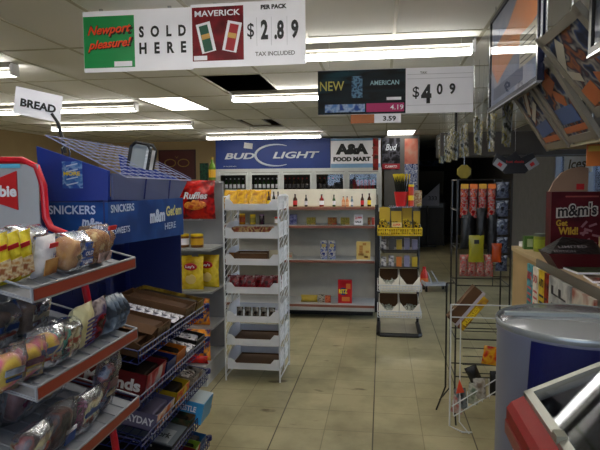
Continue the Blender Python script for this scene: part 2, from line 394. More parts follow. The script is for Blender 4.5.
# 1 green cigarette sign
t = thing('price_sign', 'hanging white card with a green block reading Newport pleasure! and SOLD HERE', 'sign', (-1.43, 3.2, 2.23), (0, 0, 1.5))
MB().box(-.335, .335, 0, .006, 0, .355).build('card', paper, t)
MB().slab((-.175, -.001, .175), X_, Z_, .315, .30, .002).build('printed_panel', greenp, t)
text('Newport', (-.165, -.003, .235), X_, Z_+X_*0, .075, .285, mat('newport_shadow', '#2a0c06', .5), t, off=.03, shear=.35)
text('Newport', (-.17, -.005, .24), Vector((1,0,.06)), Z_, .068, .27, mat('newport_orange', '#ea4a18', .5), t, off=.015, shear=.35)
text('pleasure!', (-.165, -.003, .155), Vector((1,0,.06)), Z_, .072, .285, MATS['newport_shadow'], t, off=.03, shear=.35)
text('pleasure!', (-.17, -.005, .158), Vector((1,0,.06)), Z_, .066, .27, MATS['newport_orange'], t, off=.015, shear=.35)
MB().slab((-.09, -.003, .045), X_, Z_, .11, .03, .001).build('warning_box', paper, t)
text('SOLD', (.155, -.002, .225), X_, Z_, .066, .285, ink, t, off=.03, spacing=2.3)
text('HERE', (.155, -.002, .13), X_, Z_, .066, .285, ink, t, off=.03, spacing=2.3)
for x in (-.22, .2): MB().box(x-.01, x+.01, -.004, .008, .355, H-2.233).build('hanger_clip', chrome, t)
# 2 red cigarette sign
t = thing('price_sign', 'hanging white card with a red MAVERICK block and the price $2.89', 'sign', (-.765, 3.2, 2.235), (0, 0, 0))
MB().box(-.335, .335, 0, .006, 0, .36).build('card', paper, t)
MB().slab((-.175, -.001, .19), X_, Z_, .305, .305, .002).build('printed_panel', pack('maverick_red', ['#5c1018', '#7c1620', '#4a0c12'], 6, .4, 0), t)
text('MAVERICK', (-.175, -.003, .305), X_, Z_, .034, .27, whitep, t, off=.01)
for k, (x, a, c) in enumerate(((-.245, .22, '#18503c'), (-.09, -.22, '#a01c24'))):
    U2 = Vector((-a, 0, 1)).normalized(); R2 = Vector((1, 0, a)).normalized()
    MB().slab((x, -.003, .17), R2, U2, .085, .17, .001).build('cigarette_pack_print', whitep, t)
    MB().slab((x, -.005, .165), R2, U2, .052, .15, .001).build('pack_label_print', mat('pack_col%d' % k, c), t)
    MB().slab((x, -.007, .175), R2, U2, .05, .028, .001).build('pack_emblem_print', mat('pack_gold', '#c89c50'), t)
MB().slab((-.28, -.003, .055), X_, Z_, .08, .025, .001).build('warning_box', paper, t)
text('PER PACK', (.155, -.002, .325), X_, Z_, .026, .15, ink, t, off=.04)
text('$', (.02, -.002, .195), X_, Z_, .09, .04, ink, t, off=-.004)
text('2', (.1, -.002, .2), X_, Z_, .11, .042, ink, t, off=.03)
text('.8', (.185, -.002, .195), X_, Z_, .105, .055, ink, t, off=.03)
text('9', (.275, -.002, .195), X_, Z_, .105, .042, ink, t, off=.03)
text('TAX INCLUDED', (.16, -.002, .065), X_, Z_, .024, .23, mat('grey_ink', '#55565c'), t)
for x in (.055, .14, .23): MB().slab((x, -.001, .19), X_, Z_, .002, .16, .0005).build('number_slot', mat('slot_line', '#b8b8c0'), t)
MB().box(-.2, -.18, -.004, .008, .36, H-2.238).build('hanger_clip', chrome, t); MB().box(.2, .22, -.004, .008, .36, H-2.238).build('hanger_clip', chrome, t)
# 3 black NEW sign with price panel
t = thing('price_sign', 'hanging black sign reading NEW beside a white card priced $4.09', 'sign', (.08, 4.0, 2.04), (0, 0, 1.0))
MB().box(-.53, .535, 0, .006, .0, .31).build('card', paper, t)
MB().slab((-.225, -.001, .155), X_, Z_, .61, .305, .002).build('printed_panel', pack('night_print', ['#04060a', '#0a1c24', '#050608', '#123c48'], 3, .3, 0, stretch=(.6, 1, 2.5)), t)
text('NEW', (-.43, -.003, .20), X_, Z_, .065, .17, mat('pale_yellow_ink', '#c8c060'), t, off=-.005)
MB().slab((-.255, -.003, .19), X_, Z_, .075, .15, .001).build('bottle_print', pack('bottle_pr', ['#203c58', '#6c98b8', '#1c2c40'], 30, .3, 0), t)
text('AMERICAN', (-.065, -.003, .215), X_, Z_, .032, .2, mat('teal_ink', '#9cc4cc'), t)
MB().slab((-.34, -.003, .045), X_, Z_, .28, .055, .001).build('blue_strip_print', pack('bluewhite', ['#284c98', '#a8c0e0', '#5c88c8'], 18, .4, 0), t)
MB().slab((-.06, -.003, .045), X_, Z_, .26, .06, .001).build('pink_strip_print', mat('magenta', '#b82468'), t)
text('4.19', (.02, -.005, .045), X_, Z_, .034, .09, whitep, t)
MB().slab((-.0, -.003, .105), X_, Z_, .1, .02, .001).build('warning_box', paper, t)
text('$', (.15, -.002, .14), X_, Z_, .085, .045, ink, t, off=-.002)
text('4', (.22, -.002, .13), X_, Z_, .13, .07, ink, t, off=.04)
text('0', (.31, -.002, .16), X_, Z_, .075, .04, ink, t, off=.02)
text('9', (.395, -.002, .16), X_, Z_, .075, .04, ink, t, off=.02)
text('TAX', (.2, -.002, .275), X_, Z_, .016, .045, ink, t)
w = MB()
for z in (.055, .235, .265): w.slab((.31, -.001, z), X_, Z_, .44, .0025, .0005)
w.build('number_rail', mat('slot_line', '#b8b8c0'), t)
MB().box(-.3, -.135, -.004, .004, -.062, -.001).build('hanging_tag', mat('orange_tag', '#b06838'), t)
tg2 = MB().box(-.135, .05, -.004, .004, -.062, -.001).build('hanging_tag', paper, t); text('3.59', (-.03, -.005, -.032), X_, Z_, .034, .09, ink, tg2, off=.02)
for x in (-.45, .45): MB().bar((x, .003, .31), (x, .003, H-2.043), .0015, 5).build('hanging_wire', chrome, t)
# 4 BREAD card on a stalk clipped to the blue rack
t = thing('bread_card', 'small white BREAD card on a black stalk clipped to the blue candy rack', 'sign', (-1.375, 2.3, 1.70), (0, 0, 30))
R2 = Vector((1, 0, -.19)).normalized(); U2 = Vector((.14, 0, 1)).normalized()
MB().slab((-.10, -.004, .205), R2, U2, .185, .115, .003).build('card', paper, t)
text('BREAD', (-.10, -.004, .2), R2, U2, .034, .14, ink, t, off=.03)
w = MB(); w.tube([(0, 0, .0), (-.008, 0, .05), (-.025, 0, .13), (-.05, .001, .17)], .008, 8); w.build('stalk', blackm, t)
MB().tube([(-.012, 0, -.012), (-.015, -.01, .02), (.01, -.012, .04), (.018, 0, .0), (.014, 0, -.02)], .0035, 6).build('spring_clip', chrome, t)

# ------------------------------------------------------------------ wall cooler, beer sign, food mart sign
cool = thing('wall_cooler', 'wide white reach-in cooler with five glass doors along the back wall', 'cooler', (-1.89, 12.5, 0))
cw = mat('cooler_white', '#c4c8c8', .4); cdark = mat('cooler_interior', '#1c2024', .6)
w = MB(); L = 1.885
w.box(-L, L, .08, .68, 0, .12); w.box(-L, L, .08, .68, 1.84, 1.9); w.box(-L, -L+.04, .08, .68, .12, 1.84); w.box(L-.04, L, .08, .68, .12, 1.84); w.box(-L, L, .64, .68, .12, 1.84)
w.build('cabinet', [cdark], cool)
w = MB(); w.box(-L, L, 0, .08, 0, .16); w.box(-L, L, 0, .08, 1.82, 1.9)
for i in range(6): x = -L+.04+i*(2*L-.08)/5; w.box(x-.04, x+.04, .0, .08, .16, 1.82)
w.build('front_frame', cw, cool)
dw = (2*L-.08)/5
for i in range(5):
    x = -L+.04+i*dw; w = MB(); a, b = x+.03, x+dw-.03
    w.box(a, b, -.03, -.002, .16, .22); w.box(a, b, -.03, -.002, 1.76, 1.81); w.box(a, a+.04, -.03, -.002, .22, 1.76); w.box(b-.04, b, -.03, -.002, .22, 1.76)
    d = w.build('door', cw, cool)
    MB().box(a+.04, b-.04, -.02, -.014, .22, 1.76).build('door_glass', clear('cooler_glass', .0, bump=0, rough=.02), d)
    MB().tube([(b-.02, -.03, .9), (b-.02, -.07, .93), (b-.02, -.07, 1.27), (b-.02, -.03, 1.3)], .01, 6).build('handle', chrome, d)
for z in (.5, .95, 1.42): MB().box(-L+.05, L-.05, .12, .62, z-.02, z).build('shelf', chrome, cool)
# bottles in cooler
def bottle(name, label, cat, loc, h, r, m, cap, lab=None, group=None):
    t = thing(name, label, cat, loc, group=group)
    MB().lathe([(r*.9,0),(r,h*.03),(r,h*.55),(r*.85,h*.64),(r*.4,h*.76),(r*.36,h*.92)], n=12).build('glass_body', m, t, smooth=True)
    MB().lathe([(r*.42,h*.9),(r*.42,h)], n=10).build('cap', cap, t)
    if lab: MB().lathe([(r*1.02,h*.15),(r*1.02,h*.48)], n=12, cap=False).build('paper_label', lab, t)
    return t
cb = [mat('green_bottle', '#14401c', .1), mat('amber_bottle', '#3c1c08', .1), mat('dark_bottle', '#0c0e14', .1)]
bp = [bottle('drink_bottle', 'green bottle behind the leftmost cooler doors, first from the left', 'bottle', (-3.6, 12.75, 1.42), .27, .034, cb[0], whitep, paper, 'green bottles in the wall cooler'),
      bottle('drink_bottle', 'dark bottle behind the middle cooler doors, second from the left', 'bottle', (-2.2, 12.75, 1.42), .27, .034, cb[2], redp, MATS['grey_ink'], 'dark bottles in the wall cooler')]
for k in range(1, 26):
    x = -3.6+k*.1
    if k < 13: dup(bp[0], (x, 12.75, 1.42), label='green bottle behind the leftmost cooler doors, %s from the left' % ORD[k])
    elif k != 14: dup(bp[1], (x, 12.75, 1.42), label='dark bottle behind the middle cooler doors, %s from the left' % ORD[0 if k == 13 else k-13])
can = thing('drink_can', 'red can behind the rightmost cooler door, first from the left', 'can', (-.62, 12.72, 1.42), group='red cans in the wall cooler')
MB().lathe([(.028,0),(.034,.01),(.034,.2),(.028,.215)], n=14).build('can_body', redp, can, smooth=True)
MB().lathe([(.027,.215),(.027,.218)], n=14).build('can_lid', chrome, can)
for k in range(1, 6): dup(can, (-.62+k*.085, 12.72, 1.42), label='red can behind the rightmost cooler door, %s from the left' % ORD[k])

t = thing('beer_sign', 'long blue backlit sign reading BUD LIGHT above the cooler doors', 'sign', (-2.46, 12.5, 1.9))
bs_ = mat('beer_sign_blue', '#042e7e', .5, vary=.12, vs=2)
MB().box(-1.31, 1.32, 0, .12, 0, .66).build('sign_panel', bs_, t)
silver = mat('silver_ink', '#c4ccd8', .35)
text('BUD', (-.75, -.004, .29), X_, Z_, .14, .7, silver, t, off=.02, shear=.25)
text('LIGHT', (.55, -.004, .30), X_, Z_, .15, 1.06, silver, t, off=.015, shear=.25)
pts = [(0.1+.48*math.cos(a)*(1), -.008, .3+.24*math.sin(a)) for a in [RAD(60+k*12) for k in range(21)]]
w = MB(); n_ = len(pts)
w.tube(pts, [.006+.022*math.sin(math.pi*i/(n_-1)) for i in range(n_)], 6); w.build('crescent_emblem', silver, t)
text('for the great taste', (-.98, -.004, .06), X_, Z_, .03, .3, silver, t)
t = thing('store_sign', 'white and pale blue sign reading A&A FOOD MART right of the blue beer sign', 'sign', (-.6, 12.5, 1.9))
MB().box(-.53, .57, 0, .12, 0, .65).build('sign_panel', paper, t)
sky = mat('sky_band', '#7ba4cf'); MB().slab((.02, -.001, .045), X_, Z_, 1.09, .09, .001).build('blue_band', sky, t); MB().slab((.02, -.001, .62), X_, Z_, 1.09, .05, .001).build('blue_band', sky, t)
text('A&A', (-.06, -.003, .41), X_, Z_, .24, .72, ink, t, off=.07); text('FOOD MART', (-.06, -.003, .19), X_, Z_, .1, .82, ink, t, off=.05)
w = MB()
for z in (.26, .42): w.tube([(.38, -.006, z), (.44, -.006, z+.03), (.52, -.006, z+.015)], .012, 5)
w.build('bird_print', mat('rust_print', '#8c3c34'), t)
t = thing('small_ceiling_tag', 'small white tag hanging on a string in front of the beer sign', 'sign', (-2.42, 10.0, 2.2), (0, 8, 0))
MB().box(-.07, .09, 0, .004, 0, .1).build('card', paper, t); MB().bar((0,.002,.1), (0,.002,.4), .002, 4).build('string', ink, t)

# posters on the column
t = thing('poster', 'dark poster with a red band across its foot, right of the food mart sign', 'poster', (.1, 12.542, 1.84))
MB().box(-.1, .29, 0, .006, 0, .70).build('sheet', pack('dark_poster', ['#08080c', '#1c1c22', '#50505c', '#0a0a0e'], 7, .3, 0), t)
MB().slab((.095, -.001, .08), X_, Z_, .385, .12, .001).build('red_band', mat('crimson', '#981c2c'), t); text('CLAMATO', (.095, -.003, .08), X_, Z_, .05, .26, whitep, t)
text('Bud', (.1, -.002, .5), X_, Z_, .14, .25, silver, t, shear=.3)
t = thing('poster', 'narrow brown and red poster strip behind the dark poster', 'poster', (-.1, 12.493, 1.84))
MB().box(-.1, .02, 0, .006, 0, .70).build('sheet', pack('brownred', ['#3c2c20', '#8c1c1c', '#6c5844'], 5, .4, 0), t)
t = thing('poster', 'tall poster fading from salmon to blue splashes, hung on the column', 'poster', (.63, 12.543, 1.35))
MB().box(-.14, .14, 0, .006, .35, 1.17).build('sheet', pack('salmon', ['#a85c50', '#b47060', '#b08878'], 4, .4, 0), t)
MB().box(-.139, .139, -.003, 0, 0.0, .62).build('lower_print', pack('bluesplash', ['#142c60', '#a8b0c8', '#203c7c', '#c8ccd8'], 12, .4, 0), t)

# picture and bottle signs on the tan wall
t = thing('wall_picture', 'dark red framed picture with gold scrollwork on the tan wall', 'picture', (-4.95, YB-.04, 1.68))
MB().box(-.47, .47, 0, .035, 0, .72).build('frame', mat('dark_maroon', '#38080c', .5), t)
MB().slab((0, -.002, .36), X_, Z_, .86, .64, .002).build('canvas', mat('maroon_canvas', '#480c10', .5), t)
w = MB()
for cx in (-.17, .17): w.tube([(cx+.14*math.cos(a), -.01, .4+.09*math.sin(a)) for a in [k*.5236 for k in range(12)]], .012, 5, closed=True)
w.tube([(0, -.01, .52), (.05, -.01, .58), (0, -.01, .62), (-.05, -.01, .58)], .012, 5, closed=True)
w.build('scroll_print', mat('dull_gold', '#8c6c28'), t)
# ------------------------------------------------------------------ snack end cap at left
ec = thing('end_cap_shelf', 'grey pegboard end-cap shelf unit left of the white tray rack', 'shelf unit', (-1.53, 4.62, 0))
greyp = mat('pegboard_grey', '#8f9296', .6); shelfg = mat('shelf_enamel', '#a6a8aa', .4)
MB().box(-.2, .2, -.03, 0, 0, 1.57).build('back_panel', greyp, ec)
MB().box(-.2, .2, -.57, -.03, .14, .165).build('base_deck', shelfg, ec)
MB().box(-.2, .2, -.55, -.03, 0, .14).build('kick_box', mat('kick_white', '#b4b8bc'), ec)
for z in (.42, .71, 1.05):
    MB().box(-.2, .2, -.38, -.03, z-.018, z).build('shelf', shelfg, ec)
MB().box(-.2, .2, -.14, -.0, 1.57, 1.585).build('top_ledge', shelfg, ec)
w = MB()
for x in (-.02, .06): w.tube([(x, -.03, 1.29), (x, -.2, 1.275), (x, -.24, 1.275)], .003, 5)
w.tube([(-.07, -.24, 1.30), (-.07, -.25, 1.27), (.09, -.25, 1.27), (.09, -.24, 1.30)], .003, 5); w.build('wire_clip', whitewire, ec)
def bag(name, label, cat, loc, w_, h, d, m, rot=(0,0,0), group=None, seed=1, labels=(), **kw):
    t = thing(name, label, cat, loc, rot, group)
    MB().pillow(w_, h, d, seed, **kw).build('pouch', m, t, smooth=True)
    for (s, x, z, hh, ww, mm, sh) in labels:
        text(s, (x, -d/2*.98-.004, z), X_, Z_, hh, ww, mm, t, off=.02, shear=sh)
    return t
redchip = pack('red_chip_print', ['#4c0408', '#a80c12', '#c81c14', '#6c060a'], 9, .2, 1.0, 22)
bag('chip_bag', 'large glossy red snack bag with white lettering on the top of the end cap', 'snack bag', (-1.49, 4.35, 1.28), .34, .31, .1, redchip, seed=4,
    labels=(('Ruffles', .02, .19, .055, .2, whitep, .3),))
MB().ellip(.09, .01, .04, (.01, -.05, .115), n=14, jit=.15, seed=2).build('flame_print', pack('flame', ['#c85810', '#e89830', '#b83810'], 20, .3, .6), COL.objects['chip_bag'])
yel = pack('yellow_chip_print', ['#b89018', '#e8c828', '#f0d848', '#c8a41c'], 6, .22, .9, 30)
b = bag('chip_bag', 'yellow potato chip bag with round red label, front of the end cap row', 'snack bag', (-1.515, 4.32, .71), .19, .27, .09, yel, seed=6, group=None)
MB().ellip(.055, .008, .03, (0, -.045, .19), n=16).build('round_label', redp, b); text("Lay's", (0, -.056, .19), X_, Z_, .028, .075, whitep, b, off=.02)
MB().ellip(.045, .008, .04, (0, -.045, .09), n=16).build('chip_print', mat('chip_gold', '#dcc070'), b)
for i, (x, y, r, lb) in enumerate(((-1.635, 4.38, 4, 'yellow potato chip bag half hidden by the blue rack'), (-1.415, 4.44, -8, 'yellow potato chip bag standing furthest right on the end cap'))):
    dup(b, (x, y, .71), (0, 0, r), lb)
def jar(name, label, cat, loc, r, h, m, lid, lab, group=None):
    t = thing(name, label, cat, loc, group=group)
    MB().lathe([(r*.94,0),(r,.006),(r,h*.86),(r*.93,h*.88)], n=18).build('jar_body', m, t, smooth=True)
    MB().lathe([(r*.98,h*.86),(r*.98,h),(r*.9,h+.002)], n=18).build('lid', lid, t)
    if lab: MB().lathe([(r*1.015,h*.2),(r*1.015,h*.7)], n=18, cap=False).build('paper_label', lab, t)
    return t
jar('dip_jar', 'left yellow dip can with a white label on the end cap', 'can', (-1.605, 4.36, 1.05), .052, .105, mat('jar_brown', '#7c4c14', .3), yellow, paper)
jar('dip_jar', 'right yellow dip can with a golden label on the end cap', 'can', (-1.485, 4.36, 1.05), .052, .105, mat('jar_brown', '#7c4c14', .3), yellow, mat('gold_label', '#d8a41c', .4))
orchip = pack('orange_chip_print', ['#b02010', '#e06818', '#f0a030', '#1c2c60', '#c83c14'], 8, .22, .9, 30)
for i, (x, z, w_, h, lb) in enumerate(((-1.62, .42, .16, .23, 'orange and red snack bag on the third end-cap shelf, left'), (-1.46, .42, .17, .22, 'orange and red snack bag on the third end-cap shelf, right'),
                                  (-1.6, .165, .2, .22, 'orange snack bag standing low on the end-cap deck at left'), (-1.43, .165, .19, .25, 'large orange and red tortilla chip bag low on the end-cap deck'))):
    b = bag('chip_bag', lb, 'snack bag', (x, 4.32 if z > .3 else 4.2, z), w_, h, .08, orchip, seed=20+i)
    MB().slab((0, -.042, h*.38), X_, Z_, w_*.5, h*.2, .003).build('logo_patch', navy, b)
b = bag('chip_bag', 'flat red snack bag lying at the front of the end-cap deck', 'snack bag', (-1.43, 4.11, .17), .2, .06, .06, redchip, seed=31)
bottle('bottle_display', 'green beer bottle standing on top of the end cap against the tan wall', 'bottle', (-1.405, 4.55, 1.585), .2, .03, mat('pale_green_bottle', '#54761e', .15), mat('bronze_cap', '#a88c30'), mat('gold_label', '#d8a41c'))
t = thing('display_card', 'small dark green card standing beside the green bottle on the end cap', 'card', (-1.475, 4.55, 1.585))
MB().box(-.035, .035, -.01, .01, 0, .15).build('card_face', pack('greencard', ['#0c2418', '#18402c', '#08140c'], 40, .5, 0), t)

# ------------------------------------------------------------------ white tray rack
rk = thing('tray_rack', 'tall white wire rack with seven plastic trays in the centre aisle', 'rack', (-1.005, 4.45, 0))
w = MB(); hx, hy = .218, .22
for sx in (-1, 1):
    for sy in (-1, 1): w.bar((sx*hx, sy*hy, 0), (sx*hx, sy*hy, 1.46), .007, 6)
    w.bar((sx*hx, -hy, 1.46), (sx*hx, hy, 1.46), .006, 6); w.bar((sx*hx, -hy, .03), (sx*hx, hy, .03), .005, 6)
w.bar((-hx, hy, 1.46), (hx, hy, 1.46), .006, 6)
w.build('frame', whitewire, rk)
for sx in (-1, 1):
    w = MB(); k = 0
    for i in range(26):
        z = .06+i*.054; w.bar((sx*hx, -hy, z), (sx*hx, hy, z+.12 if z < 1.3 else 1.44), .0028, 4)
    w.bar((sx*hx, 0, .03), (sx*hx, 0, 1.46), .004, 5); w.build('side_lattice', whitewire, rk)
trayz = (1.355, 1.135, .925, .70, .47, .285, .09)
trm = mat('tray_plastic', '#dcdfe6', .35)
for z in trayz:
    w = MB(); a, b = .208, .20
    w.box(-a, a, -b, b, z, z+.008); 
    w.prism([(-a, z), (a, z), (a, z+.085), (.17, z+.085), (.14, z+.05), (-.14, z+.05), (-.17, z+.085), (-a, z+.085)], 'y', -b-.006, -b)
    w.box(-a, a, b, b+.006, z, z+.07)
    for sx in (-1, 1): w.prism([(-b, z), (b, z), (b, z+.12), (-b+.1, z+.12), (-b, z+.085)], 'x', sx*a-.003, sx*a+.003)
    w.build('tray', trm, rk)
def carton(name, label, loc, lx, ly, h, m_out, rot=(0,0,0), inner=None, fill=None, cat='carton', group=None, flap=False, front=None, fh=None):
    """open-topped display carton, long side along x"""
    t = thing(name, label, cat, loc, rot, group); a, b, th = lx/2, ly/2, .003
    fh = h if fh is None else fh
    w = MB(); w.box(-a, a, -b, b, 0, th); w.prism([(-a, 0), (a, 0), (a, fh), (a-.05, h), (-a, h)], 'y', -b, -b+th); w.prism([(-a, 0), (a, 0), (a, fh), (a-.05, h), (-a, h)], 'y', b-th, b)
    w.box(-a, -a+th, -b, b, 0, h); w.box(a-th, a, -b, b, 0, fh)
    w.build('carton_walls', m_out, t)
    MB().box(-a+th, a-th, -b+th, b-th, th, th+.006).build('carton_lining', inner or cardb, t)
    if flap:
        w = MB(); w.slab((0, -b-.03, h-.005), X_, Vector((0, 1, .25)), lx, .065, .002); w.build('flap', inner or cardb, t)
    if front: MB().slab((a+.001, 0, fh*.5), Y_, Z_, ly*.96, fh*.94, .001).build('front_print', front, t)
    if fill: MB().box(-a+.01, a-.03, -b+.006, b-.006, .01, h*.82, bev=.006).build('contents', fill, t)
    return t
# goods on the white rack
TZ = [z+.008 for z in trayz]; cx0, cy0 = -1.005, 4.45
goldsnack = pack('gold_snack_print', ['#b07820', '#e0b028', '#c89828', '#8c5c48'], 12, .25, .9, 40)
sp = None
for i in range(9):
    x = -1.21+i*.034; rz = random.Random(i).uniform(-14, 14); lab = 'yellow and brown snack pouch, top tray of the white rack, %s from left' % ORD[i]
    if sp is None: sp = bag('snack_pouch', lab, 'snack bag', (x, cy0-.08, TZ[0]), .11, .15, .02, goldsnack, (-14, rz*.5, rz), 'yellow snack pouches in the top tray', 11, nx=6, ny=7)
    else: dup(sp, (x, cy0-.08+.1*(i % 3)/2, TZ[0]), (-12-2*(i % 3), rz, rz*2), lab)
blk = mat('black_label', '#1c1414', .4)
for i, (x, c) in enumerate(((-.885, MATS['amber_bottle']), (-.845, MATS['dark_bottle']), (-.81, MATS['amber_bottle']))):
    bottle('sauce_bottle', ('small amber sauce bottle, left of three in the top tray of the white rack', 'small dark sauce bottle, middle of three in the top tray of the white rack', 'small amber sauce bottle, right of three in the top tray of the white rack')[i], 'bottle', (x, cy0-.1, TZ[0]), .135, .014, c, blk, paper if i else yellow)
redbr = pack('red_brown_print', ['#5c2410', '#8c3c18', '#b8a068', '#6c1c10'], 22, .4, .3)
carton('snack_carton', 'long brown and red carton in the second tray of the white rack', (cx0-.01, cy0-.1, TZ[1]), .32, .12, .075, redbr, fill=MATS['red_brown_print'])
carton('snack_carton', 'plain brown carton with one white wrapper in the third tray of the white rack', (cx0-.02, cy0-.08, TZ[2]), .27, .16, .08, cardb, fill=mat('cream_wrap', '#a8a088', .5))
bag('candy_bag', 'small brown packet beside the carton in the third tray of the white rack', 'snack bag', (cx0-.17, cy0-.12, TZ[2]), .07, .08, .03, MATS['jar_brown'], seed=8, nx=6, ny=6)
bag('candy_bag', 'white packet at the right of the third tray of the white rack', 'snack bag', (cx0+.16, cy0-.1, TZ[2]), .09, .1, .03, MATS['cream_wrap'], seed=9, nx=6, ny=6)
dred = pack('dark_red_print', ['#3c0810', '#8c1420', '#5c0c14', '#b89098'], 20, .2, .9, 50)
for i, x in enumerate((-.175, -.11, -.04, .03, .1, .165)):
    lb = ['leftmost dark red candy bag in the fourth tray of the white rack', 'dark red candy bag, second from left in the fourth tray of the white rack', 'dark red candy bag, third from left in the fourth tray of the white rack', 'dark red candy bag, fourth from left in the fourth tray of the white rack', 'dark red candy bag under the white label strip, fourth tray of the white rack', 'rightmost dark red candy bag in the fourth tray of the white rack'][i]
    bag('candy_bag', lb, 'candy bag', (cx0+x, cy0-.12+.03*(i % 2), TZ[3]), .1, .12, .035, dred, (-10, 0, random.Random(i+40).uniform(-20, 20)), seed=50+i, nx=6, ny=6)
darkc = pack('dark_choc_print', ['#14100c', '#3c2c20', '#78746c', '#201810'], 30, .2, .6)
for i in range(5):
    lb = ('leftmost', 'second from left', 'middle', 'second from right', 'rightmost')[i]
    bag('candy_bar', lb+' dark candy packet in the fifth tray of the white rack', 'candy bar', (cx0-.13+i*.066, cy0-.1, TZ[4]), .055, .09, .02, darkc, (-8, 0, 0), seed=70+i, nx=5, ny=5)
carton('tray_liner', 'brown cardboard liner in the sixth tray of the white rack', (cx0, cy0, TZ[5]), .36, .3, .02, cardb)
carton('tray_liner', 'brown cardboard liner in the lowest tray of the white rack', (cx0, cy0, TZ[6]), .36, .3, .02, cardb)

# ------------------------------------------------------------------ central gondola
gd = thing('gondola_shelf', 'long low gondola with four shelves edged in red-brown strips, behind the white tray rack', 'shelf unit', (-1.0, 6.8, 0))
gb = mat('gondola_back_shaded', '#a09e96', .6); gw = mat('gondola_back_white', '#dcdacc', .6); edge = mat('red_brown_edge', '#7c4a3c', .5)  # lower back panel: white board, shade under the shelves put into its grey
MB().box(-.93, .93, -.03, .03, 0, 1.04).build('back_panel', gb, gd); MB().box(-.93, .93, -.035, .03, 1.04, 1.49).build('upper_back_panel', gw, gd)
MB().box(-.9, .9, -.25, -.03, 0, .14).build('kick_box', mat('kick_dark', '#1a1a1c', .5), gd)
for x in (-.94, .94): MB().box(x-.02, x+.02, -.06, .06, 0, 1.3).build('upright', mat('dark_upright', '#26262a', .5), gd)
for z, dp, m in ((1.287, .36, mat('wood_shelf', '#8c6c4c', .5)), (1.075, .36, shelfg), (.675, .38, shelfg), (.17, .44, shelfg)):
    s_ = MB().box(-.92, .92, -dp-.03, -.036, z-.022, z).build('shelf', m, gd)
    MB().box(-.92, .92, -dp-.036, -dp-.03, z-.03, z-.002).build('price_strip', edge, s_)
MB().box(-.92, .92, -.48, -.47, .10, .14).build('base_lip', shelfg, gd)
by = 6.55
cols = dict(a=MATS['amber_bottle'], g=mat('green_sauce', '#184c20', .15), r=mat('red_sauce', '#7c1010', .2), o=mat('peach_bottle', '#d08858', .3), b=mat('blue_bottle', '#6888a0', .3), d=MATS['dark_bottle'])
for x, c, h, r, lb, lm in ((-.955, 'a', .15, .026, 'squat amber liquor bottle, leftmost beyond the white rack', redp), (-.825, 'd', .14, .018, 'slim dark bottle with a white label, second from left', paper), (-.64, 'r', .145, .027, 'dark red bottle with white label in the middle,', paper),
        (-.495, 'g', .14, .018, 'green bottle standing alone near the middle of the top shelf', paper), (-.385, 'o', .12, .02, 'left of the two peach coloured bottles', mat('peach_label', '#e0b088')), (-.34, 'o', .12, .02, 'right of the two peach coloured bottles', mat('peach_label', '#e0b088')),
        (-.285, 'b', .12, .015, 'slim pale blue bottle right of the peach bottles', paper), (-.165, 'a', .15, .02, 'amber bottle with a red label near the right end', redp), (-.085, 'a', .155, .022, 'amber bottle with a yellow label, rightmost', yellow)):
    bottle('liquor_bottle', lb+' on the wooden gondola shelf', 'bottle', (x-.06, by, 1.287), h, r, cols[c], blk, lm)
def box_item(name, label, cat, loc, sx, sy, sz, m, rot=(0,0,0), prints=(), texts=(), group=None):
    """closed carton, with a slightly raised printed front facing -y"""
    t = thing(name, label, cat, loc, rot, group)
    MB().box(-sx/2, sx/2, -sy/2, sy/2, 0, sz, bev=min(.0015, sx*.05)).build('box_body', m, t)
    for (x, z, w_, h, mm) in prints: MB().slab((x, -sy/2-.0012, z), X_, Z_, w_, h, .001).build('front_print', mm, t)
    for (s, x, z, h, w_, mm) in texts: text(s, (x, -sy/2-.002, z), X_, Z_, h, w_, mm, t, off=.02)
    return t
S2 = 1.075
jar('jar', 'small grey jar seen through the white rack on the second gondola shelf', 'jar', (-1.73, by, S2), .03, .11, mat('grey_jar', '#5c5850', .3), blk, paper)
jar('jar', 'amber jar seen through the white rack on the second gondola shelf', 'jar', (-1.66, by, S2), .035, .13, mat('amber_jar', '#a87418', .2), yellow, mat('rust_lab', '#8c3c10'))
jar('jar', 'yellow mustard coloured jar seen through the white rack on the second gondola shelf', 'jar', (-1.53, by, S2), .035, .12, mat('mustard_jar', '#b8a020', .3), yellow, mat('olive_lab', '#787018'))
jar('jar', 'dark purple jar with a pale top seen through the white rack', 'jar', (-1.42, by, S2), .032, .12, mat('purple_jar', '#2c1020', .2), mat('lilac', '#987898'), None)
jar('jar', 'beige jar at the right side of the white rack on the second gondola shelf', 'jar', (-1.23, by, S2), .035, .09, MATS['cream_wrap'], redp, paper)
box_item('food_box', 'narrow blue upright box on the second gondola shelf', 'box', (-1.04, by, S2), .085, .05, .12, pack('bluegrey_print', ['#34386c', '#6c709c', '#8c8ca8'], 30, .4, 0))
ol = pack('olive_print', ['#5c541c', '#8c8434', '#3c3410', '#a88c40'], 30, .4, 0); rb = pack('redolive_print', ['#6c2418', '#8c6c2c', '#3c1c10', '#a84c2c'], 30, .4, 0)
for x, m, lb in ((-.825, ol, 'olive printed packet left of centre'), (-.575, rb, 'red and brown printed packet in the middle'), (-.425, ol, 'olive printed packet just right of the red one')):
    box_item('food_packet', lb+' on the second gondola shelf', 'packet', (x, by, S2), .105, .04, .085, m)
box_item('price_card', 'white price card with red print standing on the second gondola shelf', 'card', (-.27, by, S2), .1, .006, .12, paper, texts=(('2/99', 0, .08, .03, .08, redp), ('SALE', 0, .035, .022, .07, ink)))
box_item('food_packet', 'left of two small red jars at the right end of the second gondola shelf', 'packet', (-.145, by, S2), .035, .035, .085, rb)
box_item('food_packet', 'right of two small red jars at the right end of the second gondola shelf', 'packet', (-.1, by, S2), .035, .035, .085, mat('red_tin', '#a84030'))
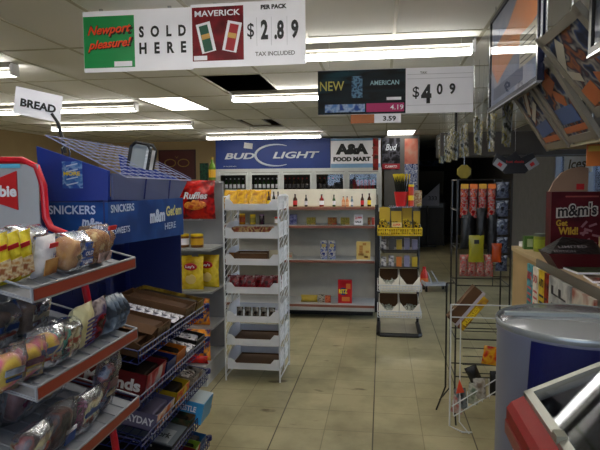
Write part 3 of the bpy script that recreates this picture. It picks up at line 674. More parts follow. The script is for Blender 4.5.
S3 = .675; bl = pack('blue_box_print', ['#1c2c70', '#c8c8c0', '#2c4088', '#9098b8'], 20, .4, 0)
for x, lb in ((-.67, 'left of two tall blue boxes on the third gondola shelf'), (-.575, 'right of two tall blue boxes on the third gondola shelf')):
    box_item('food_box', lb, 'box', (x, by-.04, S3), .08, .05, .215, bl, prints=((0, .16, .05, .04, mat('sand_print', '#b0a060')),))
box_item('cracker_box', 'yellow box with golden crackers printed on it, third gondola shelf', 'box', (-.21, by-.04, S3), .16, .05, .205, mat('cracker_yellow', '#d0b468'),
    prints=tuple((random.Random(k).uniform(-.05, .05), .03+.03*(k % 6), .04, .028, mat('cracker_brown', '#b07c38')) for k in range(9)))
box_item('food_packet', 'small white packet at the left of the third gondola shelf', 'packet', (-1.08, by-.04, S3), .07, .04, .07, MATS['cream_wrap'], prints=((0, .03, .06, .01, redp),))
S4 = .17; b4 = 6.45
bag('food_packet', 'flat yellow packet on the bottom gondola deck', 'packet', (-.84, b4, S4), .2, .085, .06, mat('mustard_packet', '#b09838', .4), seed=3, nx=7, ny=6)
box_item('food_packet', 'small black and white packet beside the yellow one on the bottom gondola deck', 'packet', (-.695, b4, S4), .07, .05, .09, pack('bw_print', ['#14100e', '#c0b8a8', '#241c18'], 40, .4, 0))
box_item('food_packet', 'small orange-red packet on the bottom gondola deck', 'packet', (-.62, b4, S4), .065, .05, .08, pack('orr', ['#983820', '#c87048', '#7c1810'], 40, .4, 0))
t = box_item('cracker_box', 'red cracker box reading RITZ on the bottom gondola deck', 'box', (-.42, b4, S4), .16, .06, .27, pack('ritz_red', ['#98101c', '#b81824', '#c02c24'], 6, .35, 0),
    prints=((0.01, .05, .09, .05, mat('cracker_orange', '#c87028')), (.04, .2, .05, .06, MATS['cracker_orange'])))
MB().lathe([(.045, 0), (.045, .002)], n=18).build('round_logo', mat('ritz_blue', '#142c6c'), t); lg = [c for c in t.children] if False else None
for o in COL.objects:
    if o.name.startswith('round_logo') and o.parent == t: o.rotation_euler = (RAD(90), 0, 0); o.location = (-.02, -.0312, .14)
text('RITZ', (-.02, -.035, .14), X_, Z_, .05, .1, yellow, t, off=.04)

# ------------------------------------------------------------------ black and yellow display rack
yr = thing('display_rack', 'black metal display rack with yellow top tray and white wire baskets', 'rack', (.18, 5.95, 0))
w = MB()
w.tube([(-.21, .25, .02), (-.21, -.26, .02), (-.19, -.29, .02), (.19, -.29, .02), (.21, -.26, .02), (.21, .25, .02)], .022, 8)
w.build('base_loop', blackm, yr)
w = MB()
for sx in (-1, 1): w.tube([(sx*.21, .2, .02), (sx*.21, .2, 1.25)], .014, 6)
for z in (.2, .6, 1.0): w.bar((-.21, .2, z), (.21, .2, z), .008, 6)
w.build('upright_frame', blackm, yr)
def basket(z, dp, h, m, nm='wire_basket', n=14):
    w = MB(); y0 = .18-dp; a = .22
    for zz in (z, z+h/2, z+h): w.tube([(-a, .18, zz), (-a, y0, zz), (a, y0, zz), (a, .18, zz)], .004 if zz != z+h else .006, 5)
    for i in range(n+1): x = -a+2*a*i/n; w.bar((x, y0, z), (x, y0, z+h), .003, 4); w.bar((x, y0, z), (x, .18, z), .003, 4)
    for i in range(8):
        y = y0+dp*i/8
        for sx in (-a, a): w.bar((sx, y, z), (sx, y, z+h), .003, 4)
    return w.build(nm, m, yr)
yelw = mat('yellow_coated_wire', '#d4b820', .35)
basket(1.03, .42, .07, yelw, n=20); MB().box(-.215, .215, -.235, .175, 1.03, 1.034).build('tray_plate', yelw, yr)
basket(.46, .42, .06, whitewire); basket(.19, .42, .06, whitewire)
for z in (.68, .86): MB().box(-.205, .205, -.1, .19, z, z+.006).build('thin_shelf', blackm, yr)
# cartons in the lower baskets, with loose packets
for z, lv in ((.468, 'upper'), (.198, 'lower')):
    for x, sd in ((.075-.0, 'left'), (.285, 'right')):
        t = thing('display_carton', f'{sd} cut-open white carton in the {lv} white basket of the black display rack', 'carton', (x, 5.9, z))
        w = MB(); a, b = .1, .17; kwh = mat('carton_white', '#e8e4d8', .6)
        for sx in (-1, 1): w.prism([(-b, 0), (b, 0), (b, .17), (-b+.1, .14), (-b, .13 if False else .15)], 'x', sx*a-.002, sx*a+.002)
        w.prism([(-a, 0), (a, 0), (a, .15), (a-.07, .06), (-a+.07, .06), (-a, .15)], 'y', -b-.002, -b+.002); w.box(-a, a, -b, b, -.001, .003)
        w.build('carton_walls', kwh, t)
        MB().box(-a, a, b-.004, b, 0, .17).build('carton_back', cardb, t); MB().box(-a+.004, a-.004, -b+.004, b-.006, .003, .012).build('carton_lining', cardb, t)
        if not (sd == 'right' and lv == 'upper'):
            w = MB(); rn = random.Random(int(z*100)+int(x*100))
            for k in range(70):
                px, py, pz = rn.uniform(-.075, .075), rn.uniform(-.15, .12), rn.uniform(.02, .055)
                Mx = Matrix.Translation((px, py, pz)) @ Euler((rn.uniform(-1, 1), rn.uniform(-1, 1), rn.uniform(0, 6))).to_matrix().to_4x4()
                w.box(-.018, .018, -.008, .008, -.003, .003, M=Mx)
            o = w.build('loose_sweets', pack('sweets', ['#e0dcd0', '#607850', '#d8d8d8', '#3c5c44', '#f0ece0'], 60, .3, 0), None, kind='stuff'); o.location = (x, 5.9, z+.012)
            tag(o, f'heap of small wrapped sweets in the {sd} carton of the {lv} white basket', 'sweets')
# middle shelves: small packs
mcol = [pack('mp1', ['#2c2c34', '#8c8c94', '#c8c8cc'], 30, .3, 0), mat('mp2', '#c07028', .4), mat('mp3', '#8888a8', .3), mat('mp4', '#b8a030', .4), mat('mp5', '#5c1c3c', .4), mat('mp6', '#4c4c50', .4)]
nm_ = ('leftmost', 'second', 'third', 'fourth', 'fifth')
for r_, (z, ids) in enumerate(((.867, (0, 5, 3, 2, 2)), (.687, (0, 0, 1, 2, 3)), (.535, (0, 4, 4, 2, 0)))):
    if r_ == 2: continue
    for k, i in enumerate(ids):
        box_item('small_pack', f'{nm_[k]} small {("grey patterned", "orange", "lilac", "yellow", "plum", "dark grey")[i]} pack on the {("upper", "lower")[r_]} thin black shelf of the display rack', 'packet', (.18-.16+k*.08, 5.93, z), .055, .08, .1+.015*(k % 2), mcol[i])
# yellow boxes in the top tray
yb = pack('yellow_black_print', ['#14120c', '#b89c18', '#a08410', '#1c2018', '#c8b030'], 26, .35, 0)
for k, (x, h, w_) in enumerate(((.03, .2, .11), (.15, .17, .11), (.262, .2, .1), (.36, .17, .07))):
    t = carton('display_carton', ('leftmost yellow and black display carton with lighters in the yellow tray', 'yellow display carton with a white and red name strip in the yellow tray', 'tall yellow and green display carton at the back of the yellow tray', 'rightmost narrow yellow display carton in the yellow tray')[k], (x, 5.85+.06*(k == 2), 1.036), w_, .2, h*.8, yb, fill=None, fh=h*.3)
    MB().box(-w_/2+.005, w_/2-.005, -.09, .09, .012, h*.6, bev=.004).build('contents', pack('multi_fill', ['#10182c', '#c8a818', '#14181a', '#787c70', '#a06020'], 62, .3, 0, voro=True), t)
    MB().box(-w_/2, w_/2, .095, .099, 0, h*1.35).build('header_card', mat('yellow_card', '#b89c1c', .5), t)
    if k == 1: MB().slab((0, -.102, .1), X_, Z_, .1, .045, .001).build('name_strip', mat('cream_strip', '#d8cc90'), t); text('SUPER', (0, -.104, .1), X_, Z_, .024, .08, redp, t, off=.02)
# stick snacks in a red cup
t = thing('snack_cup', 'red cup on top of the yellow tray goods, full of striped snack sticks', 'cup', (.2, 5.95, 1.317))
MB().lathe([(.052,0),(.075,.15),(.07,.15),(.048,.006)], n=20).build('cup_wall', redp, t, smooth=True)
MB().box(-.13, .2, -.1, .08, -.012, 0).build('acrylic_shelf', glass, t)
for sx in (-.12, .19): MB().bar((sx, .07, -.28), (sx, .07, -.012), .004, 5).build('shelf_leg', blackm, t)
stick = pack('stick_print', ['#e8d030', '#181810', '#d8c028', '#282818'], 40, .3, 0, stretch=(1, 1, .35), voro=True); sk = None
for k in range(22):
    rn = random.Random(k+5); a = rn.uniform(0, 6.28); rr = rn.uniform(0, .035)
    p = (.2+rr*math.cos(a), 5.95+rr*math.sin(a), 1.325); ro = (-math.sin(a)*rr*330, math.cos(a)*rr*330+0, 0)
    if sk is None:
        sk = thing('snack_stick', 'yellow and black striped snack stick standing in the red cup', 'snack stick', p, ro, 'striped snack sticks in the red cup'); MB().box(-.007, .007, -.005, .005, 0, .33).build('wrapper', stick, sk)
    else: dup(sk, p, ro)
t = thing('snack_tube', 'tall orange tube with a yellow top standing right of the red cup', 'tube', (.3, 5.93, 1.318))
MB().lathe([(.03,0),(.03,.2)], n=16).build('tube_body', mat('orange_red', '#c83c18', .35), t, smooth=True); MB().lathe([(.032,.2),(.032,.225)], n=16).build('lid', yellow, t); MB().lathe([(.0305,.06),(.0305,.11)], n=16, cap=False).build('paper_label', yellow, t)
box_item('food_box', 'pale printed carton behind the orange tube on the yellow display rack', 'box', (.365, 6.02, 1.318), .1, .05, .16, pack('pale_print', ['#b8a888', '#8c5c3c', '#c8c0a8', '#a08c3c'], 24, .4, 0)).location.z = 1.318
w = MB(); w.bar((.33, 6.02, 1.04), (.33, 6.02, 1.312), .004, 5); w.box(.31, .42, 5.99, 6.05, 1.31, 1.316)
tag(w.build('wire_riser', blackm), 'thin black riser holding the pale carton on the yellow display rack', 'stand')
# red bottle and dolly beyond
t = thing('jug', 'bright red and orange jug standing on the floor beyond the black display rack', 'jug', (.64, 8.6, 0))
MB().lathe([(.055,0),(.06,.01),(.06,.15),(.04,.22),(.022,.25),(.022,.27)], n=18).build('jug_body', mat('jug_red', '#d0301c', .3), t, smooth=True)
MB().lathe([(.0605,.0305),(.0605,.12)], n=18, cap=False).build('paper_label', mat('jug_orange', '#e07838', .4), t); MB().lathe([(.025,.262),(.025,.29)], n=12).build('cap', redp, t)
# small dolly
t = thing('dolly', 'small white wheeled dolly on the floor beyond the black display rack', 'dolly', (.76, 8.2, 0), (0, 0, 8))
MB().box(-.17, .17, -.12, .12, .09, .11).box(-.17, -.15, -.12, .12, .11, .14).build('deck', mat('dolly_grey', '#a8acb4', .4), t)
w = MB(); w.tube([(-.04, 0, .11), (-.1, 0, .27), (-.05, .0, .29), (.05, 0, .12)], .008, 6); w.build('bent_handle', mat('dolly_grey', '#a8acb4', .4), t)
for sx in (-1, 1):
    for sy in (-1, 1):
        w = MB(); w.add(*[[tuple(Vector((sx*.14+dx, sy*.09+.035*math.cos(a), .036+.035*math.sin(a)))) for dx in (-.012, .012) for a in [k*math.pi/6 for k in range(12)]], [tuple(range(11, -1, -1)), tuple(range(12, 24))]+[(k, (k+1) % 12, 12+(k+1) % 12, 12+k) for k in range(12)]])
        w.box(sx*.14-.016, sx*.14+.016, sy*.09-.01, sy*.09+.01, .07, .092); w.build('wheel', blackm, t)

# ------------------------------------------------------------------ arcade cabinet in the dark rear room
t = thing('arcade_cabinet', 'tall dark arcade cabinet with a pale slanted panel in the back room', 'arcade cabinet', (1.18, 14.4, 0), (0, 0, 0))
w = MB(); prof = [(-.35, 0), (.4, 0), (.4, 2.15), (-.1, 2.15), (-.35, 1.95), (-.2, 1.85), (-.02, 1.25), (-.35, 1.08)]
for sx in (-.34, .32): w.prism(prof, 'x', sx, sx+.02)
w.prism([(-.33, .02), (.38, .02), (.38, 2.12), (-.08, 2.12), (-.32, 1.94), (-.18, 1.84), (0.0, 1.26), (-.33, 1.07)], 'x', -.32, .32)
w.build('cabinet_body', mat('arcade_black', '#0e0e12', .4), t)
MB().slab((0, -.085, 1.555), X_, Vector((0, -.18, .6)), .5, .42, .004).build('screen', mat('screen_glass', '#101418', .1), t)
MB().slab((0, -.36, 1.0), X_, Z_, .6, .1, .004).build('control_panel', mat('slate', '#5c6470', .4), t)
MB().slab((0, -.225, 2.03), X_, Vector((0, .25, .2)), .56, .2, .004).build('marquee', pack('marquee', ['#181c28', '#384460', '#0c0c12'], 6, .4, 0), t)
t = thing('leaning_poster', 'pale triangular poster leaning against the arcade cabinet', 'poster', (1.1, 13.95, 1.12))
MB().prism([(-.3, -.12), (.28, -.12), (.28, .42)], 'y', -.01, 0).build('sheet', mat('pale_blue_sheet', '#8c90a4', .5), t)
text('333', (.12, -.012, .06), X_, Z_, .1, .2, ink, t)
w = MB(); w.bar((0, 0, -1.12), (0, 0, -.12), .02, 6); w.box(-.2, .2, -.1, .1, -1.12, -1.1); w.build('stand', blackm, t)

# ------------------------------------------------------------------ bread rack
br = thing('bread_rack', 'red tube bread rack with tilted trays and orange-red edge strips in the left foreground', 'rack', (-1.05, 1.54, 0))
def LR(x, y, z): k = .954; return (x*k+1.05, y-1.54, 1.56+(z-1.56)*k if z > .4 else z)
w = MB()
for y in (1.20, 1.86):
    w.tube([LR(-1.62, y, 0.02), LR(-1.6, y, 1.55), LR(-1.57, y, 1.62), LR(-1.5, y, 1.655), LR(-1.34, y, 1.655), LR(-1.285, y, 1.63), LR(-1.26, y, 1.56), LR(-1.255, y, 1.44), LR(-1.235, y, 1.40), LR(-1.17, y, 1.375), LR(-1.135, y, 1.33), LR(-1.11, y, 1.2), LR(-1.06, y, .9), LR(-1.01, y, .6), LR(-.93, y, .03)], .013, 10)
for z in (.05, .5): w.bar(LR(-1.61, 1.2, z), LR(-1.61, 1.86, z), .01, 6)
w.build('tube_frame', red, br, smooth=True)
back = mat('rack_back_grey', '#8a8f98', .5)
MB().box(-1.30+1.05, -1.29+1.05, 1.22-1.54, 1.84-1.54, .3, 1.40).build('back_sheet', back, br)
hd = MB().box(-1.535+1.05, -1.215+1.05, 1.85-1.54, 1.856-1.54, 1.40, 1.635).build('header_panel', mat('header_white', '#a8acb2', .5), br)
MB().prism([(-1.50+1.05, 1.61), (-1.40+1.05, 1.575), (-1.295+1.05, 1.612), (-1.295+1.05, 1.472), (-1.40+1.05, 1.505), (-1.50+1.05, 1.475)], 'y', 1.844-1.54, 1.849-1.54).build('bow_tie_logo', redp, hd)
text('obie', (-1.345+1.05, 1.8435-1.54, 1.54), X_, Z_, .042, .1, whitep, hd, off=.03)
MB().slab((-1.38+1.05, 1.846-1.54, 1.63), X_, Z_, .2, .015, .001).build('blue_strip_print', mat('cyan_print', '#5cb4d8'), hd)
TRAY = [(-.85, 1.295), (-.85, 1.045), (-.85, .80)]; TS = .26; TD = .40   # slope, depth
def trayz_at(i, x): return TRAY[i][1]-.015+(TRAY[i][0]-x)*TS
strip_m = mat('orange_red_strip', '#8c3420', .45)
for i, (fx, fz) in enumerate(TRAY):
    fx_, z0 = fx+1.05, fz; ya, yb2 = 1.25-1.54, 1.83-1.54
    w = MB(); bx = fx_-TD; bz = z0-.015+TD*TS
    P = [(fx_, z0-.015), (bx, bz), (bx, bz-.004), (fx_, z0-.02)]
    w.prism(P, 'y', ya, yb2)
    for y in (ya, yb2): w.tube([(fx_, y, z0+.012), (bx, y, bz+.025)], .0035, 6); w.tube([(fx_, y, z0-.021), (bx, y, bz-.01)], .0035, 6)
    w.tube([(fx_, ya, z0+.012), (fx_, yb2, z0+.012)], .004, 6); w.tube([(fx_, ya, z0-.022), (fx_, yb2, z0-.022)], .004, 6)
    for y in (ya, yb2): w.bar((fx_, y, z0-.022), (fx_, y, z0+.012), .004, 6)
    for k in range(1, 9): y = ya+(yb2-ya)*k/9; w.bar((fx_, y, z0-.012), (bx, y, bz+.003), .002, 4)
    w.bar((bx, ya-.02, bz-.02), (bx, yb2+.02, bz-.02), .006, 5)
    for y in (ya-.03, yb2+.02): w.bar((bx+.1, y, bz-.04), (bx+.1, ya if y < 0 else yb2, bz-.03), .005, 5)
    tr = w.build('tray', mat('tray_wire_white', '#888b92', .4), br)
    MB().box(fx_-.001, fx_+.004, ya+.004, yb2-.004, z0-.019, z0+.009).build('edge_strip', strip_m, tr)
ang = math.degrees(math.atan(TS))
bread = pack('bread_crust', ['#8c5424', '#c89858', '#a87034', '#6c3c18'], 9, .6, .3)
bunm = pack('white_buns', ['#c8c0b0', '#e4e0d8', '#b8b0a4'], 8, .5, .4)
def tpos(i, x, y, dz=0.0): return (x, y, trayz_at(i, x)+.004+dz)
LABC = [mat('label_plum', '#6c2c4c', .4), mat('label_blue', '#2c4880', .4), mat('label_cream', '#b8ac94', .4), mat('label_brick', '#8c3424', .4), mat('label_ice', '#98a4b8', .4)]
def loaf(label, i, x, y, w_, h, d, m, wm=None, rz=90, lean=None, seed=1, logo=None, name='bread_bag', cat='bread bag', e=.6, cr=None):
    t = thing(name, label, cat, tpos(i, x, y), ((ang if lean is None else lean), 0, rz))
    if i: w_, h, d = w_*1.12, h*1.12, d*1.05
    if i and not logo: logo = ((None, 0, h*.62, w_*.55, h*.16, LABC[seed % 5], None), (None, 0, h*.42, w_*.45, h*.07, LABC[(seed+2) % 5], None))
    MB().ellip(w_/2*.9, d/2*.88, h/2*.92, (0, 0, h/2), e=e, n=18, m=10, seed=seed, jit=.03).build('bread_loaf', m, t, smooth=True)
    MB().pillow(w_*1.04, h*1.12, d*1.08, seed, nx=9, ny=9, wr=.1, px=5, py=8).build('clear_bag', wm or wrap, t, smooth=True)
    if logo:
        for (s, xx, zz, ww, hh, bm_, tm) in logo:
            MB().slab((xx, -d/2*1.08, zz), X_, Z_, ww, hh, .004).build('bag_print', bm_, t)
            if s: text(s, (xx, -d/2*1.08-.001, zz), X_, Z_, hh*.6, ww*.8, tm, t, off=.02)
    return t
bluep = mat('bag_blue_print', '#284c94', .4); teal = mat('teal_print', '#28787c', .4)
yb_ = pack('yellow_bag_print', ['#d8c020', '#f0e040', '#c8b018', '#f0e890'], 9, .22, .7, 40)
# top tray: front row left to right = near to far
for k, (y, lb) in enumerate(((1.265, 'yellow bread bag nearest the camera on the top tray of the red rack'), (1.31, 'yellow bread bag second from the camera on the top tray of the red rack'), (1.355, 'yellow bread bag with a red label next to the white bag, top tray'))):
    b = bag('bread_bag', lb, 'bread bag', tpos(0, -.95, y), .085, .135, .05, yb_, (ang-2, -14, 72), seed=80+k)
    MB().slab((.0, -.029, .11), X_, Z_, .03, .012, .003).build('red_label', redp, b); MB().slab((.0, -.03, .05), X_, Z_, .04, .05, .002).build('bun_print', pack('bunprint', ['#c89050', '#e8d8b0', '#a86840'], 40, .5, 0), b)
b = bag('bread_bag', 'white bread bag with a red label and sliced loaf window on the top tray', 'bread bag', tpos(0, -.94, 1.42), .085, .12, .05, pack('white_bag_print', ['#d8d8e0', '#f0f0f4', '#b0b4c4'], 8, .25, .7, 40), (ang, -4, 88), seed=84)
MB().slab((.0, -.03, .1), X_, Z_, .035, .013, .003).build('red_label', redp, b); MB().slab((.0, -.031, .038), X_, Z_, .055, .045, .003).build('slice_print', bread, b); text('H', (0, -.033, .075), X_, Z_, .014, .012, bluep, b)
loaf('round brown loaf in a clear bag with a blue printed house shape, top tray', 0, -.94, 1.545, .13, .105, .09, bread, seed=3, logo=(('OLD', .03, .062, .055, .022, bluep, whitep), ('FASHION', .03, .036, .07, .02, bluep, whitep), (None, .03, .085, .03, .02, bluep, whitep)))
loaf('tall golden seeded loaf in a clear bag at the far end of the top tray', 0, -.94, 1.69, .12, .115, .09, pack('seeded_loaf', ['#8c5020', '#c08840', '#a06428', '#d8b878'], 30, .5, .4), seed=5, logo=((None, .0, .035, .08, .03, mat('pinkish', '#c8a8a0'), None), (None, .01, .13, .05, .014, redp, None)))
for k, (y, lb) in enumerate(((1.27, 'white bun bag at the back of the top tray near the camera'), (1.44, 'white bun bag with a blue print at the back of the top tray'), (1.61, 'clear bun bag at the back of the top tray, behind the round loaf'))):
    loaf(lb, 0, -1.12, y, .15, .075, .09, bunm, seed=9+k, logo=((None, 0, .05, .05, .02, bluep, None),))
# middle tray
pinkyel = pack('yellow_bun_top', ['#c89c1c', '#e8c83c', '#d8587c', '#d8b028'], 10, .4, .5)
for k, (y, lb) in enumerate(((1.235, 'round yellow frosted bun in a clear bag nearest the camera, middle tray'), (1.315, 'round yellow frosted bun in a clear bag, second on the middle tray'), (1.385, 'large round yellow bun with pink frosting in a clear bag, middle tray'))):
    loaf(lb, 1, -.93, y, .085+.02*(k == 2), .09+.01*(k == 2), .06, pinkyel, seed=14+k, rz=75, e=.9)
loaf('round cake pack with a teal and dark patterned top on the middle tray', 1, -.93, 1.475, .1, .1, .07, pack('teal_cake', ['#101c1c', '#28706c', '#489c88', '#7c3c3c'], 22, .25, .6), seed=18, e=.8)
b = bag('bread_bag', 'pale yellow bag with rows of small purple print on the middle tray', 'bread bag', tpos(1, -.93, 1.575), .095, .15, .07, pack('pale_yellow_bag', ['#c8b878', '#e8e0b0', '#d8c890'], 8, .3, .6), (ang, -6, 86), seed=19)
w = MB()
for k in range(7): w.slab((.005, -.038, .03+.014*k), X_, Z_, .05, .007, .001)
w.build('print_lines', mat('purple_ink', '#54487c'), b)
b = bag('snack_bag', 'dark red bag with blue and white print on the middle tray', 'snack bag', tpos(1, -.93, 1.665), .09, .15, .06, pack('dark_red_bag', ['#3c1018', '#8c1c24', '#504870', '#b8a8a8', '#241014'], 16, .25, .6), (ang, -6, 86), seed=20)
for k in range(4):
    bag('snack_bag', ('first', 'second', 'third', 'last')[k]+' of four slim grey-blue sleeves at the far end of the middle tray', 'snack bag', tpos(1, -.935, 1.722+.033*k), .034, .14-.01*(k == 3), .09, pack('greyblue_sleeve', ['#3c4450', '#748498', '#a8b4c0', '#505c6c'], 14, .2, .8), (ang, -3, 88), seed=21+k, nx=5, ny=7)
for k, (y, lb) in enumerate(((1.30, 'clear bag of pale rolls at the back of the middle tray near the camera'), (1.43, 'clear bag of pink-brown rolls at the back of the middle tray'), (1.58, 'clear bag of brown rolls at the back of the middle tray, behind the yellow bag'))):
    loaf(lb, 1, -1.11, y, .13, .1, .09, pack('brown_rolls', ['#6c5040', '#987c68', '#80604c', '#8c8890'], 9, .5, .4), seed=30+k)
# bottom tray
loaf('oval clear pack with blue and pink print, furthest on the bottom tray', 2, -.93, 1.70, .10, .155, .05, pack('blue_pink_print', ['#28386c', '#8c98b8', '#984c54', '#382840', '#7c5040'], 18, .25, .6), seed=40, e=.75)
loaf('dark pack with a magenta speckled label lying in the middle of the bottom tray', 2, -.92, 1.565, .13, .1, .05, pack('magenta_print', ['#1c1018', '#8c3c6c', '#2c1824', '#a878a0'], 60, .3, .5), seed=41, e=.8)
loaf('clear pack of brown cakes with a blue and white corner, bottom tray', 2, -.93, 1.43, .11, .11, .06, pack('brown_cake', ['#2c1810', '#6c3424', '#4c4c5c', '#8c5c54'], 14, .3, .5), seed=42, logo=((None, .03, .03, .05, .03, bluep, None), (None, .03, .055, .05, .012, paper, None)))
loaf('clear pack of reddish cakes nearest the camera on the bottom tray', 2, -.93, 1.31, .11, .1, .06, pack('reddish_cake', ['#2c1418', '#7c3438', '#505060', '#8c6068'], 14, .3, .5), seed=43)
loaf('bread pack with a bold blue and white label, back of the bottom tray', 2, -1.12, 1.33, .13, .11, .08, MATS['brown_rolls'], seed=44, logo=(('FRESH', 0, .05, .11, .035, bluep, whitep), (None, 0, .075, .11, .01, paper, None)))
loaf('clear pack of pink frosted rolls at the back of the bottom tray, middle', 2, -1.1, 1.52, .13, .1, .07, pack('pink_rolls', ['#6c5054', '#a87c80', '#847480'], 12, .3, .5), seed=45)
loaf('small pack with a tan label at the far back of the bottom tray', 2, -1.1, 1.68, .11, .1, .06, pack('beige_rolls', ['#7c7058', '#a09070', '#686058'], 12, .3, .5), seed=46, logo=((None, 0, .08, .08, .025, mat('tan_label', '#a87840'), None),))
# blue bags seen behind the tray ends
for k, (y, x, z) in enumerate(()): pass

# ------------------------------------------------------------------ blue candy rack
cr = thing('candy_rack', 'tall blue candy rack with a wire-topped header and printed banners, left of the aisle', 'rack', (-1.2, 2.4, 0))
def LC(x, y, z): return (x+1.2, y-2.4, z)
w = MB()
w.prism([(-1.355+1.2, 1.715), (-1.055+1.2, 1.615), (-1.06+1.2, 1.50), (-1.345+1.2, 1.495)], 'y', 2.06-2.4, 2.075-2.4)
w.build('header_side_panel', blue, cr)
w = MB(); w.prism([(-1.375+1.2, 1.72), (-1.045+1.2, 1.585), (-1.05+1.2, 1.50), (-1.345+1.2, 1.495)], 'y', 2.80-2.4, 2.815-2.4); w.build('header_side_panel', blue, cr)
pp = MB().slab((-1.205+1.2, 2.058-2.4, 1.60), X_, Z_, .085, .105, .001).build('sticker', pack('sticker_blue', ['#2850a0', '#4878b8', '#7ca0d0', '#3058a8'], 30, .4, 0), cr)
text('MORE', (-1.205+1.2, 2.056-2.4, 1.605), X_, Z_, .016, .07, yellow, pp, off=.02)
w = MB()
for k in range(4): w.slab((-1.205+1.2, 2.0565-2.4, 1.565+.022*k+(.008 if k > 1 else 0)), Vector((1, 0, .2)), Vector((-.2, 0, 1)), .05, .005, .0005)
w.build('sticker_lines', mat('pale_ink', '#b8c8e0'), pp)
lav = mat('grey_blue_fascia', '#4a5278', .5)
F = MB()
F.add([LC(-1.045, 2.075, 1.605), LC(-1.0, 2.8, 1.575), LC(-1.0, 2.66, 1.478), LC(-1.045, 2.075, 1.502), LC(-1.055, 2.075, 1.605), LC(-1.01, 2.8, 1.575), LC(-1.01, 2.66, 1.478), LC(-1.055, 2.075, 1.502)],
      [(0,1,2,3),(7,6,5,4),(0,4,5,1),(1,5,6,2),(2,6,7,3),(3,7,4,0)])
F.build('fascia_panel', lav, cr)
for k in (1, 2): y = 2.075+.24*k; MB().bar(LC(-1.038+.015*k, y, 1.505-.008*k), LC(-1.038+.015*k, y+.03, 1.598-.008*k), .003, 5).build('fascia_seam', navy, cr)
w = MB()
def topz(x): return 1.59+(-1.0-x)*.5
for k in range(11): x = -1.34+.34*k/10; w.bar(LC(x, 2.1, topz(x)), LC(x, 2.86, topz(x)-.01), .0014, 4)
for k in range(12): y = 2.1+.76*k/11; w.bar(LC(-1.34, y, topz(-1.34)+.002), LC(-1.0, y, topz(-1.0)+.001), .0012, 4)
w.tube([LC(-1.34, 2.1, topz(-1.34)+.0), LC(-1.0, 2.1, topz(-1.0)+.0), LC(-1.0, 2.86, topz(-1.0)-.01), LC(-1.34, 2.86, topz(-1.34)-.01)], .0024, 6, closed=True)
w.build('wire_top', mat('pale_blue_wire', '#8890b8', .35), cr)
# banners
ban = MB().box(-1.345+1.2, -1.055+1.2, 2.065-2.4, 2.075-2.4, 1.20, 1.492).build('front_banner', pack('banner_blue', ['#0c2c6c', '#1c4c94', '#103678'], 4, .4, 0), cr)
text('SNICKERS', (-1.215+1.2, 2.064-2.4, 1.462), Vector((1,0,.0)), Z_, .035, .2, mat('pale_blue_ink', '#c4d2ee'), ban, off=.01)
text('m&m', (-1.13+1.2, 2.064-2.4, 1.41), Vector((1,0,-.15)), Vector((.15,0,1)), .04, .085, MATS['pale_blue_ink'], ban, off=.03)
ban = MB().box(-.99+1.2, -.98+1.2, 1.92-2.4, 2.74-2.4, 1.325, 1.49)
ban = MB(); ban.add([LC(-1.0, 1.94, 1.495), LC(-1.0, 2.73, 1.492), LC(-1.0, 2.73, 1.305), LC(-1.0, 1.94, 1.335), LC(-1.012, 1.94, 1.495), LC(-1.012, 2.73, 1.492), LC(-1.012, 2.73, 1.305), LC(-1.012, 1.94, 1.335)],
      [(0,1,2,3),(7,6,5,4),(0,4,5,1),(1,5,6,2),(2,6,7,3),(3,7,4,0)])
ban = ban.build('side_banner', MATS['banner_blue'], cr)
Rb, Ub = Vector((0, 1, 0)), Z_; bxx = -1.0+1.2
text('SNICKERS', (bxx, 2.06-2.4, 1.47), Rb, Ub, .03, .2, MATS['pale_blue_ink'], ban, off=.01)
text('m&m', (bxx, 2.40-2.4, 1.42), Rb, Ub, .06, .17, MATS['pale_blue_ink'], ban, off=.04)
text("Get'em", (bxx, 2.6-2.4, 1.435), Rb, Ub, .05, .2, mat('pale_yellow', '#d8d088'), ban, off=.02)
text('HERE', (bxx, 2.55-2.4, 1.365), Rb, Ub, .03, .14, MATS['pale_blue_ink'], ban, off=.0)
text('SWEETS', (bxx, 2.05-2.4, 1.385), Rb, Ub, .025, .13, MATS['pale_blue_ink'], ban)
# uprights, back and far side panel
w = MB()
for y in (2.07, 2.81): w.box(-1.36+1.2, -1.33+1.2, y-.012-2.4, y+.012-2.4, 0, 1.5)
w.box(-1.08+1.2, -1.06+1.2, 2.07-.012-2.4, 2.07+.012-2.4, 1.08, 1.5)
w.build('upright_post', navy, cr)
MB().box(-1.365+1.2, -1.355+1.2, 2.08-2.4, 2.80-2.4, .1, 1.5).build('back_panel', navy, cr)
MB().box(-1.33+1.2, -1.045+1.2, 2.80-2.4, 2.812-2.4, .06, 1.49).build('end_panel', mat('dark_blue_end', '#0a174c', .45), cr)
w = MB()
for z in (1.30, 1.26, 1.215, 1.17): w.bar(LC(-1.34, 2.07, z), LC(-1.06, 2.07, z), .003, 4)
for k in range(6): x = -1.34+.055*k; w.bar(LC(x, 2.07, 1.12), LC(x, 2.07, 1.32), .003, 4)
w.build('end_wire_panel', bluewire, cr)
CL = [(-.92, .905), (-.92, .725), (-.92, .55), (-.92, .36), (-.92, .18)]; CS = .2
def cz(i, x): return CL[i][1]+.0-.03+(CL[i][0]-x)*CS
